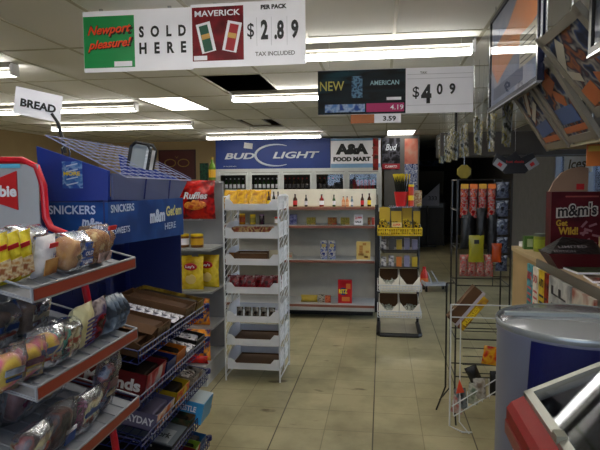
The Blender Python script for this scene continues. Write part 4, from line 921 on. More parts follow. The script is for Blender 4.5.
for i, (fx, fz) in enumerate(CL):
    w = MB(); a, b = 1.98, 2.82
    for k in range(12): x = fx-.035*k; w.bar(LC(x, a, cz(i, x)), LC(x, b, cz(i, x)), .0025, 4)
    for k in range(15): y = a+(b-a)*k/14; w.bar(LC(fx, y, cz(i, fx)), LC(fx-.4, y, cz(i, fx-.4)), .0025, 4)
    for z in (fz+.0, fz+.022): w.bar(LC(fx+.004, a, z), LC(fx+.004, b, z), .0035, 5)
    for k in range(29): y = a+(b-a)*k/28; w.bar(LC(fx+.004, y, cz(i, fx)), LC(fx+.004, y, fz+.022), .002, 4)
    for y in (a, b): w.tube([LC(fx, y, fz+.022), LC(fx-.4, y, fz+.022+.4*CS)], .0035, 5)
    s_ = w.build('wire_shelf', bluewire, cr)
    MB().lathe([(.004, -.012), (.014, -.012), (.016, 0), (.014, .012), (.004, .012)], n=12).build('end_cap_knob', navy, s_).location = LC(fx, b+.016, fz+.01)
MB().box(-1.35+1.2, -.9+1.2, 2.0-2.4, 2.8-2.4, 0, .08).build('base_plinth', navy, cr)
cang = math.degrees(math.atan(CS))
redc = mat('dark_red_carton', '#6a0c16', .35); bluec = mat('blue_carton', '#0c2466', .35); orc = mat('orange_carton', '#b05c10', .35); darkcm = mat('dark_carton', '#110d0b', .4)
lavc = mat('lavender_carton', '#645e7c', .4); yelc = mat('yellow_carton', '#ac8c14', .35); tealc = mat('light_blue_carton', '#3c9cd8', .35)
def crt(i, y, ly, h, m, label, front=None, fill=None, inner=None, lx=.34, dx=0, rz=0, **kw):
    x = -1.10+dx; return carton('candy_carton', label, (x, y, cz(i, x)+.006), lx, ly, h, m, (0, cang, rz), inner=inner or cardb, fill=fill, cat='candy carton', front=front, **kw)
dk = pack('dark_inside', ['#14100c', '#2c2018', '#0c0a08'], 20, .6, 0)
crt(0, 2.09, .14, .07, cardb, 'brown open carton nearest the camera on the top shelf of the blue rack', fill=mat('card_fill', '#4c3018', .8), fh=.05)
crt(0, 2.25, .15, .085, cardb, 'large brown carton with an open lid second on the top shelf of the blue rack', fill=mat('card_fill', '#4c3018', .8), front=pack('tan_front', ['#4c3018', '#7c664c', '#2c1c10'], 30, .5, 0), flap=True)
c3 = crt(0, 2.42, .15, .045, darkcm, 'black carton of silver wrapped bars on the top shelf of the blue rack', front=darkcm, inner=darkcm)
crt(0, 2.585, .15, .09, cardb, 'brown carton behind the silver bars on the top shelf of the blue rack', fill=MATS['card_fill'], front=MATS['tan_front'])
crt(0, 2.735, .12, .08, pack('brown_yellow_carton', ['#3c2810', '#6c5418', '#98802c'], 18, .4, 0), 'narrow brown and yellow carton, far end of the blue rack top shelf', fill=dk)
silverw = pack('silver_wrapper', ['#5c5c6c', '#b8b8c8', '#e0e0e8', '#484858'], 30, .15, .9, 50)
def bars(i, y, dx, n, m, label, group, L_=.14, pitch=.042, dz=.062, w0=.046):
    sb = None; Mx = Euler((0, math.radians(cang), 0)).to_matrix()
    for k in range(n):
        p = Vector((-1.10+dx, y, cz(i, -1.10+dx)+.006)) + Mx @ Vector((-.14+pitch*k, 0, dz))
        if sb is None:
            sb = thing('candy_bar', label+', first from the back', 'candy bar', p, (0, cang, 0), group); MB().pillow(w0, L_, .022, 3, nx=5, ny=8).build('wrapper', m, sb, smooth=True)
            for ch in sb.children: pass
            sb.rotation_euler = (RAD(-90), RAD(0), 0); sb.rotation_euler = (Euler((0, RAD(cang), 0)).to_matrix() @ Euler((RAD(-90), 0, 0)).to_matrix()).to_euler(); e0 = sb.rotation_euler.copy()
            sb.location = p+Mx @ Vector((0, -L_/2, 0))
        else:
            c = dup(sb, p+Mx @ Vector((0, -L_/2, 0)), label=label+', %s from the back' % ORD[k]); c.rotation_euler = e0
bars(0, 2.42, 0, 8, silverw, 'silver wrapped bar in the black carton, blue rack top shelf', 'silver candy bars in the black carton')
crt(1, 2.325, .11, .085, bluec, 'blue open carton right of the red Mounds carton, second shelf of the blue rack', fill=dk, inner=darkcm)
cm_ = crt(1, 2.15, .2, .105, redc, 'dark red open carton reading Mounds on the second shelf of the blue rack', front=pack('red_black_front', ['#5c0c18', '#a81c28', '#c8c0c0'], 12, .4, 0), fill=dk, inner=darkcm)
text('Mounds', (.03, -.102, .055), X_, Z_, .05, .24, whitep, cm_, off=.03)
crt(1, 2.445, .12, .09, orc, 'orange fronted open carton on the second shelf of the blue rack', fill=dk, inner=darkcm)
crt(1, 2.58, .13, .05, mat('white_edge_carton', '#8c8c98', .4), 'low white-edged carton of silver bars on the second shelf of the blue rack', inner=darkcm)
bars(1, 2.58, .0, 8, silverw, 'silver and black bar in the white-edged carton of the blue rack', 'silver bars in the white-edged carton', L_=.115, dz=.058)
crt(1, 2.73, .14, .07, darkcm, 'black carton at the far end of the second shelf of the blue rack', fill=silverw, inner=darkcm)
c_ = crt(2, 2.25, .2, .075, lavc, 'lavender carton with an orange front on the third shelf of the blue rack', front=pack('orange_white_front', ['#d87018', '#e8d8c8', '#c85c10'], 14, .4, 0), fill=mat('lav_fill', '#6c6680', .6), inner=lavc)
text('PAYDAY', (.09, -.102, .04), X_, Z_, .032, .14, whitep, c_, off=.02)
crt(2, 2.46, .17, .085, yelc, 'yellow fronted open carton on the third shelf of the blue rack', front=pack('yellow_red_front', ['#d8b818', '#c82818', '#e8d040'], 14, .4, 0), fill=dk, inner=darkcm)
crt(2, 2.68, .15, .07, pack('whitebrown_carton', ['#3c2c24', '#a89c90', '#6c5040'], 14, .4, 0), 'brown and white carton, far end of the third blue rack shelf', fill=pack('foil_mix', ['#584838', '#b8b0a8', '#241c18'], 40, .2, .8))
t = box_item('candy_box', 'closed black box with a grey label, fourth shelf of the blue rack', 'candy box', (-1.08, 2.42, cz(3, -1.08)+.006), .3, .22, .05, mat('dark_box', '#14161c', .4), rot=(0, cang, 0))
MB().box(-.14, .145, -.1, .1, .0495, .052).build('top_print', mat('pale_grey_print', '#6c747c', .4), t); MB().slab((.07, -.03, .0545), Vector((0,-1,0)), X_, .13, .1, .001).build('label_panel', mat('label_grey', '#a4a8ac'), t)
text('York', (.07, -.03, .056), X_, Y_, .05, .09, ink, t, off=.02)
text('York', (0.02, -.1125, .025), X_, Z_, .035, .12, whitep, t, off=.02)
t = box_item('candy_box', 'bright light blue box with pale top, far end of the fourth blue shelf', 'candy box', (-.985, 2.72, cz(3, -.985)+.02), .17, .16, .11, tealc, rot=(0, cang, 0))
MB().box(-.083, .083, -.078, .078, .1095, .112).build('top_panel', mat('pale_top', '#a8b8c0', .4), t); text('NESTLE', (-.0, -.083, .075), X_, Z_, .03, .1, whitep, t, off=.02)
crt(3, 2.18, .16, .06, darkcm, 'black low carton left of the closed grey box on the fourth shelf', fill=dk, inner=darkcm)
crt(3, 2.585, .08, .07, pack('greenblk', ['#14201c', '#28402c', '#604830'], 14, .4, 0), 'narrow dark green carton beside the light blue box, fourth blue shelf', fill=dk)
crt(4, 2.4, .2, .07, bluec, 'wide blue carton nearest the camera on the lowest shelf of the blue rack', front=mat('blue_front', '#1c48a8', .4), fill=mat('blue_fill', '#1c3c98', .5), inner=bluec)
crt(4, 2.56, .1, .08, redc, 'red carton in the middle of the lowest shelf of the blue rack', front=pack('red_white_front', ['#b81c20', '#e0d8d8', '#8c1018'], 12, .4, 0), fill=dk, inner=darkcm)
crt(4, 2.65, .075, .08, mat('lime_carton', '#7c9828', .4), 'green and yellow carton on the lowest shelf of the blue rack', fill=dk, inner=darkcm, front=pack('lime_front', ['#7c9c28', '#e8e8d0', '#b83828'], 14, .4, 0))
crt(4, 2.738, .095, .075, mat('teal_carton', '#1c5080', .4), 'teal blue carton at the far end of the lowest shelf of the blue rack', fill=dk, inner=darkcm)
# object on the wire top: black rimmed case
t = thing('mesh_basket', 'small black rimmed basket with white mesh side on top of the blue rack', 'basket', (-1.12, 2.5, topz(-1.08)+.008), (0, 12, 0))
w = MB(); a, h = .048, .115
w.tube([(-a, -.03, 0), (-a, -.03, h*.8), (-a*.6, -.03, h), (a*.6, -.03, h), (a, -.03, h*.8), (a, -.03, 0)], .008, 8)
w.tube([(-a, .03, 0), (-a, .03, h*.8), (-a*.6, .03, h), (a*.6, .03, h), (a, .03, h*.8), (a, .03, 0)], .008, 8)
w.build('rim', blackm, t)
MB().box(-a+.004, a-.02, -.027, .027, 0, h*.92).build('grey_liner', mat('liner_grey', '#8c9498', .4), t)
w = MB()
for k in range(6): w.bar((a-.018, -.034, .012+.017*k), (a+.006, -.034, .02+.017*k), .002, 4)
w.box(a-.02, a+.002, -.03, .03, 0, h*.8); w.build('white_mesh', whitewire, t)

# ------------------------------------------------------------------ right: wire snack rack
wr_ = thing('wire_snack_rack', 'tall black wire snack rack beside the round grey cooler', 'rack', (.64, 3.85, 0))
w = MB(); a = .165
for sx in (-a, a):
    for y in (-.18, .1): w.tube([(sx, y, .3), (sx, y, 1.58)], .0055, 6)
for y in (-.18, .1):
    for z in (.3, .55, .9, 1.14, 1.38, 1.575): w.bar((-a, y, z), (a, y, z), .004, 5)
for z in (.3, .55, .9, 1.14, 1.38, 1.575):
    for sx in (-a, a): w.bar((sx, -.18, z), (sx, .1, z), .004, 5)
for x in (.06, .11): w.bar((x, -.18, .9), (x, -.18, 1.575), .0035, 5)
for k in range(9): w.bar((.06, -.18, .96+.07*k), (a, -.18, .96+.07*k), .003, 4)
for k in range(7): w.bar((-.12, -.19, .33+.055*k), (a, -.19, .33+.055*k), .003, 4)
for sx, fx in ((-a, -a-.06), (a, a+.02)):
    w.tube([(sx, .1, .3), (sx, .1, .12), (fx, .16, .008)], .0055, 6); w.tube([(sx, -.18, .3), (sx, -.18, .1), (sx, -.26, .008)], .0055, 6)
w.tube([(-a-.05, -.1, .9), (-a-.05, -.1, .2), (-a-.10, -.02, .008)], .006, 6); w.bar((-a-.05, -.1, .9), (-a, -.1, .9), .004, 5)
w.build('frame', blackm, wr_)
w = MB()
z0 = .50
w.tube([(-.21, -.30, z0+.3), (.15, -.30, z0+.3), (.15, -.30, z0+.22), (-.21, -.30, z0+.22)], .004, 5, closed=True)
w.tube([(-.21, -.30, z0+.3), (-.21, -.30, .02), (-.14, -.36, .01), (-.08, -.36, .012)], .005, 6)
w.tube([(-.15, -.30, z0+.2), (-.15, -.30, .05), (-.1, -.38, .01)], .004, 6)
w.tube([(-.2, -.33, .16), (.14, -.25, .36), (.16, -.2, .42)], .004, 5); w.tube([(-.19, -.34, .1), (.14, -.25, .28)], .004, 5)
for k in range(8): x = -.19+.045*k; w.bar((x, -.33+.01*k, .10+.02*k), (x, -.30+.01*k, .19+.026*k), .0025, 4)
for sx in (-.21, .15): w.bar((sx, -.30, z0+.26), (sx if abs(sx) < .16 else -.165, -.19, z0+.26), .004, 5)
w.build('white_wire_basket', whitewire, wr_)
redcandy = pack('red_candy_print', ['#701014', '#a81c1c', '#8c8480', '#8c161a', '#a84820'], 34, .2, .8, 40)
fr = 3.85-.19
for k in range(4):
    b = bag('candy_bag', ('leftmost', 'second', 'third', 'rightmost')[k]+' red candy bag with a header card, top row of the black wire rack', 'candy bag', (.515+.055*k, fr-.012, 1.335), .05, .21, .03, redcandy, seed=90+k, nx=6, ny=9)
    MB().slab((0, -.012, .2), X_, Z_, .046, .03, .003).build('header_card', orange if k % 2 else mat('amber_header', '#c89828'), b)
for k in range(5):
    bag('candy_bag', ('top', 'second', 'middle', 'fourth', 'lowest')[k]+' silver-blue packet in the narrow right column of the black wire rack', 'candy bag', (.745, fr-.012, 1.46-.115*k), .075, .1, .025, pack('silver_blue_print', ['#141a28', '#586074', '#1c2438', '#9098a8'], 26, .2, .8), seed=100+k, nx=6, ny=7)
blkb = mat('black_bag', '#0a0a0c', .35, bump=.5)
for k, (x, z, h, w_) in enumerate(((.535, 1.14, .24, .085), (.615, 1.14, .26, .06), (.69, 1.08, .3, .06))):
    bag('jerky_bag', ('left', 'middle', 'right')[k]+' black bag hanging in the middle of the black wire rack', 'snack bag', (x, fr-.012-.03*(k == 1), z), w_, h, .03, blkb, seed=110+k)
b = bag('snack_bag', 'bright yellow bag hanging below the black bags on the wire rack', 'snack bag', (.585, fr-.055, 1.06), .095, .17, .02, mat('acid_yellow', '#8e881a', .3), seed=113); MB().slab((0, -.014, .13), X_, Z_, .03, .025, .002).build('dark_hole', ink, b)
bag('snack_bag', 'orange bag right of the yellow bag on the wire rack', 'snack bag', (.71, fr-.045, 1.06), .06, .12, .02, mat('deep_orange', '#9c3c10', .3), seed=114)
for k in range(4):
    bag('candy_bag', ('leftmost', 'second', 'third', 'rightmost')[k]+' clear bag of red candy in the lower row of the black wire rack', 'candy bag', (.515+.052*k, fr-.022, .965), .052, .14, .035, pack('red_clear_print', ['#8c1818', '#908078', '#a82820', '#b0a49c'], 40, .2, .8), seed=120+k, nx=6, ny=8)
# tilted carton in the white basket
t = thing('candy_carton', 'long open brown carton with a maroon and yellow front tilted in the white wire basket', 'candy carton', (.52, 3.575, .79), (0, 0, 0))
D = Vector((.62, 0, .78)).normalized(); Nn = Vector((-.78, 0, .62)).normalized()
w = MB(); w.slab((0.0, 0.0, .0), D, Nn, .26, .07, .08); w.build('carton_side', cardb, t)
w = MB(); w.slab(Vector((0,0,0))+Nn*(-.037)+Vector((0,-.004,0)), D, Nn, .27, .02, .07); w.build('carton_edge', mat('pale_edge', '#b0a8b4', .5), t)
fp = MB().slab(Vector((0,0,0))+Nn*(-.068)+Vector((0,-.006,0))+D*(-.01), D, Nn, .25, .045, .06).build('carton_front', pack('maroon_yellow', ['#4c1428', '#c8a020', '#5c1c30'], 9, .35, 0), t)
text('REESES', Vector(Nn)*(-.068)+Vector((0,-.007,0))+D*(-.03), D, Nn, .028, .14, yellow, fp, off=.03)
b = bag('chip_bag', 'small red and yellow snack bag on the lower wires of the black rack', 'snack bag', (.68, fr-.03, .40), .1, .12, .03, pack('redyel', ['#a81c18', '#d8a020', '#c83c18', '#1c1414'], 12, .25, .7), (0, 8, 0), seed=130)
bag('jerky_bag', 'black bag hanging lowest on the right of the black wire rack', 'snack bag', (.72, fr-.03, .2), .07, .16, .03, blkb, seed=131)
bag('jerky_bag', 'dark folded bag leaning left of the lowest black bag', 'snack bag', (.615, fr-.04, .27), .08, .13, .03, blkb, (0, -25, 0), seed=132)
for k, (x, z, m, r, lb) in enumerate(((.47, .1, pack('pink_pouch', ['#a85048', '#b8a8a0', '#8c3830'], 14, .3, .7), 12, 'pink and clear pouch at the left end of the sloped white basket'), (.51, .13, pack('dk_pouch', ['#2c3034', '#7c8488', '#48443c'], 16, .3, .7), -8, 'dark grey pouch second in the sloped white basket'),
                                 (.565, .165, pack('grn_pouch', ['#5c6c54', '#a8a898', '#404838'], 16, .3, .7), 10, 'greenish pouch third in the sloped white basket'), (.62, .2, pack('brn_pouch', ['#6c5c4c', '#b0aca4', '#303030'], 16, .3, .7), -5, 'brown and clear pouch at the upper end of the sloped white basket'))):
    bag('snack_pouch', lb, 'snack bag', (x, 3.56, z), .075, .13, .03, m, (-8, r, 0), seed=140+k, nx=6, ny=7)
t = thing('traffic_orange_tag', 'small orange-red triangular tag above the sloped white basket', 'tag', (.49, 3.53, .24)); MB().prism([(-.025, 0), (.025, .01), (-.005, .09)], 'y', -.004, .004).build('tag_face', mat('tag_orange', '#d84828', .4), t)

# ------------------------------------------------------------------ counter and goods
tanw = mat('counter_tan', '#a88c60', .5, vary=.08, vs=3); 
ct = thing('sales_counter', 'tan laminate sales counter along the right side', 'counter', (1.41, 3.6, 0))
MB().box(-.37, .35, -1.7, 1.05, 0, 1.02).build('counter_body', tanw, ct); MB().box(-.39, .37, -1.72, 1.07, 1.02, 1.05).build('counter_top', mat('counter_top_tan', '#bca47c', .4), ct)
w = MB()
for y in (-.4, .35): w.box(-.373, -.37, y, y+.004, 0.02, 1.02)
w.build('panel_seam', mat('seam_brown', '#5c4830', .6), ct)
# newspaper rack on the counter front
nr = thing('news_rack', 'row of bright magazines and newspapers in a holder on the counter front', 'newspaper rack', (.985, 3.2, 1.04))
w = MB(); w.box(-.05, .02, -.75, .62, -.34, -.33); w.box(.015, .024, -.75, .62, -.34, .02); w.box(-.055, -.05, -.75, .62, -.34, -.29)
w.build('holder', mat('holder_grey', '#6c665c', .5), nr)
mg = ((.60, .13, pack('teal_mag', ['#306c78', '#4c98a0', '#2c5c70', '#a8c0b8'], 9, .4, 0), 'teal and red newspaper, first in the counter holder', 'BIG', redp),
      (.46, .12, pack('white_mag', ['#c8c0b0', '#e0d8c8', '#a8a090'], 9, .4, 0), 'white newspaper with a red box, second in the counter holder', 'SO', redp),
      (.33, .13, pack('yellow_mag', ['#c8a818', '#e0c028', '#b89818'], 9, .4, 0), 'yellow magazine with black lines of print in the counter holder', 'AUTO', ink),
      (.21, .07, pack('red_mag', ['#6c1c14', '#a8341c', '#2c1410'], 9, .4, 0), 'narrow dark red magazine in the counter holder', None, None),
      (.12, .36, pack('grey_mag', ['#9c9c9c', '#c0c0bc', '#8c8c8c'], 7, .4, 0), 'wide pale grey newspaper in the counter holder', 'LL', ink), (-.27, .3, pack('pale_mag', ['#a8a49c', '#c0b8ac', '#905040'], 7, .4, 0), 'pale newspaper nearest the camera in the counter holder', None, None))
for k, (y1, wd, m, lb, s_, tm) in enumerate(mg):
    t = thing('newspaper', lb, 'newspaper', (.985, 3.2+y1-wd/2, .712), (0, 0, 0))
    MB().box(-.045+.006*k*0, -.03, -wd/2+.004, wd/2-.004, 0, .32).build('front_page', m, t)
    if s_: text(s_, (-.0455, 0, .25), Vector((0,-1,0)), Z_, .05, wd*.7, tm, t, off=.02)
    w = MB()
    for j in range(4): w.slab((-.0455, 0, .05+.04*j), Vector((0,-1,0)), Z_, wd*.7, .014, .001)
    w.build('print_lines', tm or ink, t)
# papers stacked on counter edge
for k, (y, m, lb, rz) in enumerate(((3.35, pack('dkgreen_mag', ['#1c3424', '#48543c', '#2c2824'], 8, .3, 0), 'dark green magazine lying on the counter edge', 5), (3.05, pack('redwhite_mag', ['#7c342c', '#8c8074', '#40302c'], 8, .3, 0), 'red and cream magazine lying on the counter edge', -6), (2.82, pack('wht_mag', ['#78787a', '#98989a', '#5c5c60'], 8, .3, 0), 'white magazine lying on the counter edge nearest the camera', 8))):
    t = thing('magazine', lb, 'magazine', (1.19, y, 1.05), (0, 0, rz)); MB().box(-.13, .13, -.1, .1, 0, .012).build('pages', paper, t); MB().box(-.131, .131, -.101, .101, .012, .0135).build('cover', m, t)
# chocolate candy display box
mmr = pack('maroon_box', ['#3c0810', '#54101a', '#480c14'], 5, .4, 0)
t = thing('candy_display_box', "large maroon cardboard display reading m&m's on the counter", 'display box', (1.245, 3.80, 1.05), (0, 0, 0))
MB().box(-.165, .20, -.0, .12, 0, .445).build('header_box', mmr, t)
text("m&m's", (-.01, -.006, .33), Vector((1,0,.06)), Z_, .095, .255, mat('logo_cream', '#c8c0b8'), t, off=.075)
text("m&m's", (-.01, -.009, .33), Vector((1,0,.06)), Z_, .078, .235, mat('brown_outline', '#1c0808'), t, off=.012)
text('Get', (-.1, -.003, .245), X_, Z_, .04, .07, mat('gold_ink', '#b89020'), t, off=.02); text('Wild!', (-.06, -.003, .195), X_, Z_, .05, .12, MATS['gold_ink'], t, off=.03)
w = MB(); rn = random.Random(7)
for k in range(10):
    x, z = .09+rn.uniform(-.06, .08), .2+rn.uniform(-.1, .06); a_ = rn.uniform(0, 3); dd = Vector((math.cos(a_), 0, math.sin(a_)))
    w.slab((x, -.001-.0003*k, z), dd, Vector((-dd.z, 0, dd.x)), .05, .014, .001)
w.build('splash_print', mat('dusty_pink', '#8c5c64', .5), t)
w = MB(); w.slab((.02, -.001, .415), X_, Z_, .2, .01, .001); w.build('small_print', mat('rust_print', '#8c3c34'), t)
t = thing('candy_tray', 'dark red open counter tray with a pointed black front, in front of the maroon display', 'candy tray', (1.125, 3.52, 1.05))
w = MB(); w.add([(-.10,-.08,0),(.15,-.08,0),(.15,.12,0),(-.10,.12,0),(-.16,-.10,.09),(.17,-.10,.09),(.17,.14,.09),(-.16,.14,.09)], [(0,3,2,1),(0,1,5,4),(1,2,6,5),(2,3,7,6),(3,0,4,7)])
w.add([(-.095,-.075,.003),(.145,-.075,.003),(.145,.115,.003),(-.095,.115,.003),(-.155,-.095,.09),(.165,-.095,.09),(.165,.135,.09),(-.155,.135,.09)], [(0,1,2,3),(4,5,1,0),(5,6,2,1),(6,7,3,2),(7,4,0,3)])
w.build('tray_walls', mat('dark_red_tray', '#4c0c14', .4), t)
MB().add([(-.16,.10,.09),(-.02,.13,.17),(.16,.13,.15),(.165,-.09,.08),(-.155,-.09,.08),(-.1,.1,.02),(.15,.1,.02)], [(0,4,3,2,1),(0,1,2,6,5),(0,5,4),(2,3,6),(4,5,6,3)]).build('black_packets', pack('blk_pack', ['#0a080a', '#14100f', '#1c1418'], 20, .3, .4), t)
Uv = Vector((0, .19, .075)).normalized()
text('LIMITED', (.0, 0.0, .118), Vector((1, 0, .03)), Uv, .03, .16, mat('grey_script', '#9c9498'), t, eps=.006); text('EDITION', (-.06, -.055, .097), X_, Uv, .03, .12, MATS['grey_script'], t, eps=.006)
box_item('tea_tin', 'green tin with a pale label at the far end of the counter', 'tin', (1.11, 4.45, 1.05), .08, .06, .1, mat('tin_green', '#4c7434', .4), prints=((0, .05, .04, .06, mat('pale_label', '#b8c8a0')),))
jar('jar', 'yellow-green jar with a dark lid beside the green tin on the counter', 'jar', (1.15, 4.3, 1.05), .045, .13, mat('lime_jar', '#849028', .3), mat('grey_lid', '#5c6460'), mat('lime_label', '#98a830'))
box_item('small_box', 'tiny white box left of the green tin on the counter', 'box', (1.1, 4.62, 1.05), .04, .04, .04, paper)
box_item('small_box', 'dark green carton between the jar and the candy display on the counter', 'box', (1.22, 4.2, 1.05), .06, .05, .11, mat('bottle_green', '#2c4028', .4))
MB_ = MB(); MB_.box(-.008, .008, -.006, .006, 0, .38); o = MB_.build('blue_rod', mat('electric_blue', '#3c6cd8', .2)); o.location = (1.155, 4.12, 1.05); tag(o, 'thin bright blue upright strip just left of the maroon candy display', 'strip')
for k, (z, m, lb) in enumerate(((0, pack('bluewhite2', ['#1c2c6c', '#a8b0c8', '#283c80'], 30, .4, 0), 'blue printed pack at the bottom of the stack right of the candy tray'), (.06, pack('orange_pk', ['#a85018', '#c87828', '#5c2c14'], 30, .4, 0), 'orange pack in the middle of the stack right of the candy tray'), (.115, pack('yell_pk', ['#b89c48', '#d0c8a8', '#8c3820'], 30, .4, 0), 'cream and yellow pack on top of the stack right of the candy tray'))):
    box_item('snack_pack', lb, 'pack', (1.385, 3.58, 1.05+z+.0), .15, .1, .058 if k != 1 else .054, m)
# tan rounded sack behind the display, and white paper
t = thing('display_card', 'tan rounded-top cardboard sign with a red label behind the maroon candy display', 'sign', (1.27, 4.05, 1.05))
poly = [(-.13, 0), (.13, 0), (.13, .58)]+[(.13-.13*(1-math.cos(a)) if a < 1.57 else .0-.13*math.sin(a-1.5708), .58) for a in ()]
poly = [(-.14, 0), (.11, 0), (.11, .60), (.06, .61), (0, .60), (-.06, .57), (-.11, .51), (-.14, .44)]
MB().prism(poly, 'y', -.012, .012).build('card', mat('tan_card', '#a08068', .6), t); MB().slab((.06, -.013, .475), X_, Z_, .05, .04, .002).build('red_label', redp, t)

# orange box hanging and white papers on the window
t = thing('window_paper', 'white paper notices with black brush lettering taped inside the right-hand window', 'notice', (XR-.012, 7.95, 1.9))
w = MB(); w.slab((0, 0.05, -.02), Vector((0,-1,0)), Z_, 1.1, .4, .004); w.build('sheet', mat('backlit_paper', '#c0cce0', .7), t)
text('Natural', (-.003, 0.05, .08), Vector((0,-1,0)), Z_, .13, .95, ink, t, off=.01, shear=.2); text('Ices', (-.003, .05, -.1), Vector((0,-1,0)), Z_, .13, .7, ink, t, off=.01, shear=.2)
t = thing('hanging_box', 'orange price card hanging from the overhead rack at the right edge', 'card', (.98, 2.75, 1.63)); MB().box(-.05, .06, 0, .008, 0, .1).build('card', mat('orange_card', '#b86420', .4), t)
MB().slab((0.0, -.001, .08), X_, Z_, .09, .025, .001).build('yellow_band', mat('dull_yellow', '#b89838'), t); MB().bar((0, .004, .1), (0, .004, .16), .002, 4).build('wire', chrome, t)

# ------------------------------------------------------------------ overhead: framed posters and slanted display panels
def framed(label, x, y0, y1, z0, z1, fcol, ecol, art, face=-1):
    t = thing('framed_poster', label, 'framed poster', (x, (y0+y1)/2, z0)); hy, h = (y1-y0)/2, z1-z0; fw = .022
    w = MB(); w.box(0, .03, -hy, hy, 0, fw); w.box(0, .03, -hy, hy, h-fw, h); w.box(0, .03, -hy, -hy+fw, fw, h-fw); w.box(0, .03, hy-fw, hy, fw, h-fw)
    w.build('frame', fcol, t)
    MB().box(-.003, .02, -hy-.003, hy+.003, -.008, 0).build('metal_edge', ecol, t)
    MB().box(.012, .02, -hy+fw, hy-fw, fw, h-fw).build('poster_print', art, t)
    MB().add([(.005,-hy+fw,fw),(.005,hy-fw,fw),(.005,hy-fw,h-fw),(.005,-hy+fw,h-fw)], [(0,1,2,3)]).build('front_glass', clear('poster_glass', .0, bump=0, rough=.02, ior=1.16), t)
    for y in (-hy+.1, hy-.1): MB().bar((.015, y, h), (.015, y, H-z0-.003), .003, 5).build('hanging_chain', chrome, t)
    return t
art1 = pack('poster_sky', ['#5c6c94', '#8890a8', '#7080a0', '#a4a4b0'], 2.2, .4, 0)
t = framed('large framed poster with a blue-black frame and orange band hanging over the counter front', .65, 2.54, 3.64, 1.99, 2.54, mat('blue_black_frame', '#0c1024', .25), chrome, art1)
MB().add([(.0115,-.528,.53-.02),(.0115,-.528,.30),(.0115,-.1,.23),(.0115,.35,.14),(.0115,.52,.25),(.0115,.52,.35),(.0115,.1,.40),(.0115,-.25,.53)], [tuple(range(8))]).build('orange_band_print', mat('poster_orange', '#d88a48', .5), t)
MB().slab((.0112, -.33, .2), Vector((0,-1,0)), Z_, .3, .16, .001).build('text_panel_print', mat('poster_beige', '#b8b4a4', .5), t)
MB().slab((.0112, .1, .09), Vector((0,-1,0)), Z_, .7, .07, .001).build('blue_panel_print', mat('poster_blue', '#2c3c64', .5), t)
w = MB()
for k in range(5): w.slab((.0108, -.33, .14+.028*k), Vector((0,-1,0)), Z_, .26, .006, .0005)
w.build('print_lines', ink, t)
t = framed('black framed poster with a bright metal edge at the top right corner of the picture', .65, .9, 1.94, 1.96, 2.52, blackm, chrome, pack('poster_dark', ['#1c2430', '#606874', '#38404c'], 5, .4, 0))
# slanted display panels
fr_m = mat('satin_frame', '#77736a', .4); 
def slanted(label, pt, pb, y0, y1, art, extras):
    """panel whose top edge runs through pt=(x,z), bottom through pb=(x,z), from y0 (near) to y1 (far)"""
    t = thing('slanted_panel', label, 'display panel', (pt[0], (y0+y1)/2, pt[1])); hy = (y1-y0)/2
    U = Vector((pt[0]-pb[0], 0, pt[1]-pb[1])); L_ = U.length; U.normalize(); R_ = Vector((0, -1, 0)); N_ = R_.cross(U)
    c = Vector(((pb[0]-pt[0])/2, 0, (pb[1]-pt[1])/2))
    MB().slab(c, R_, U, 2*hy, L_, .012).build('printed_panel', art, t)
    w = MB(); o = N_*.008
    for s in (-1, 1): w.slab(c+R_*(s*(hy-.02))+o, R_, U, .045, L_+.02, .022)
    for s in (-1, 1): w.slab(c+U*(s*(L_/2-.015))+o, R_, U, 2*hy, .035, .022)
    w.build('frame', fr_m, t)
    for k, (a, b, ww, hh, rot, m) in enumerate(extras):
        rr = math.radians(rot); d1 = R_*math.cos(rr)+U*math.sin(rr); d2 = -R_*math.sin(rr)+U*math.cos(rr)
        MB().slab(c+R_*a+U*b+N_*(.003+.001*k), d1, d2, ww, hh, .001).build('print_shape', m, t)
    for s in (-1, 1): MB().bar((0, s*(hy-.05), 0.005), (0, s*(hy-.05), H-pt[1]-.003), .004, 5).build('hanging_rod', chrome, t)
    return t
navyart = pack('navy_art', ['#141c34', '#2c4470', '#8c8c88', '#1c2440', '#8c5430', '#20304c'], 8, .35, 0)
dusty = mat('dusty_orange', '#a85c30', .5); pale = mat('pale_beige', '#a8a498', .5); mblue = mat('mid_blue', '#3c5484', .5)
slanted('navy slanted display panel with pale and orange shapes at upper right', (.625, 2.13), (.86, 1.83), 1.97, 2.44, navyart, ((-.15, .08, .2, .05, 35, pale), (-.18, .0, .16, .04, -20, pale), (-.12, -.1, .14, .08, 10, dusty), (.1, -.08, .2, .06, -15, dusty), (.2, .06, .2, .05, 30, mblue)))
slanted('slanted overhead panel farthest from the camera, blue with orange lower band', (.70, 2.03), (.885, 1.735), 2.86, 3.22, navyart, ((-.02, .1, .2, .03, 40, pale), (.0, .04, .2, .03, 25, pale), (.0, -.06, .22, .07, 5, mblue), (.02, -.12, .26, .03, 0, dusty)))
slanted('middle slanted display panel with a blue scene and dusty orange spots on the overhead rack', (.68, 2.07), (.885, 1.745), 2.47, 2.84, navyart, ((0, .1, .14, .07, 20, dusty), (.03, .02, .1, .06, -30, dusty), (0, -.06, .24, .08, 0, mblue), (.0, -.13, .28, .03, 0, dusty)))
t = thing('overhead_ledge', 'pale yellow-brown ledge along the foot of the slanted overhead panels', 'ledge', (.9, 2.75, 1.735))
MB().box(-.005, .22, -.5, .48, 0, .02).build('ledge_board', mat('ledge_tan', '#8c7c50', .5), t); MB().box(-.009, -.005, -.5, .48, -.01, .025).build('front_edge', mat('ledge_pale', '#98906c', .5), t)
for y in (-.45, .43): MB().bar((.2, y, .02), (.2, y, H-1.735-.003), .006, 5).build('support_rod', chrome, t)
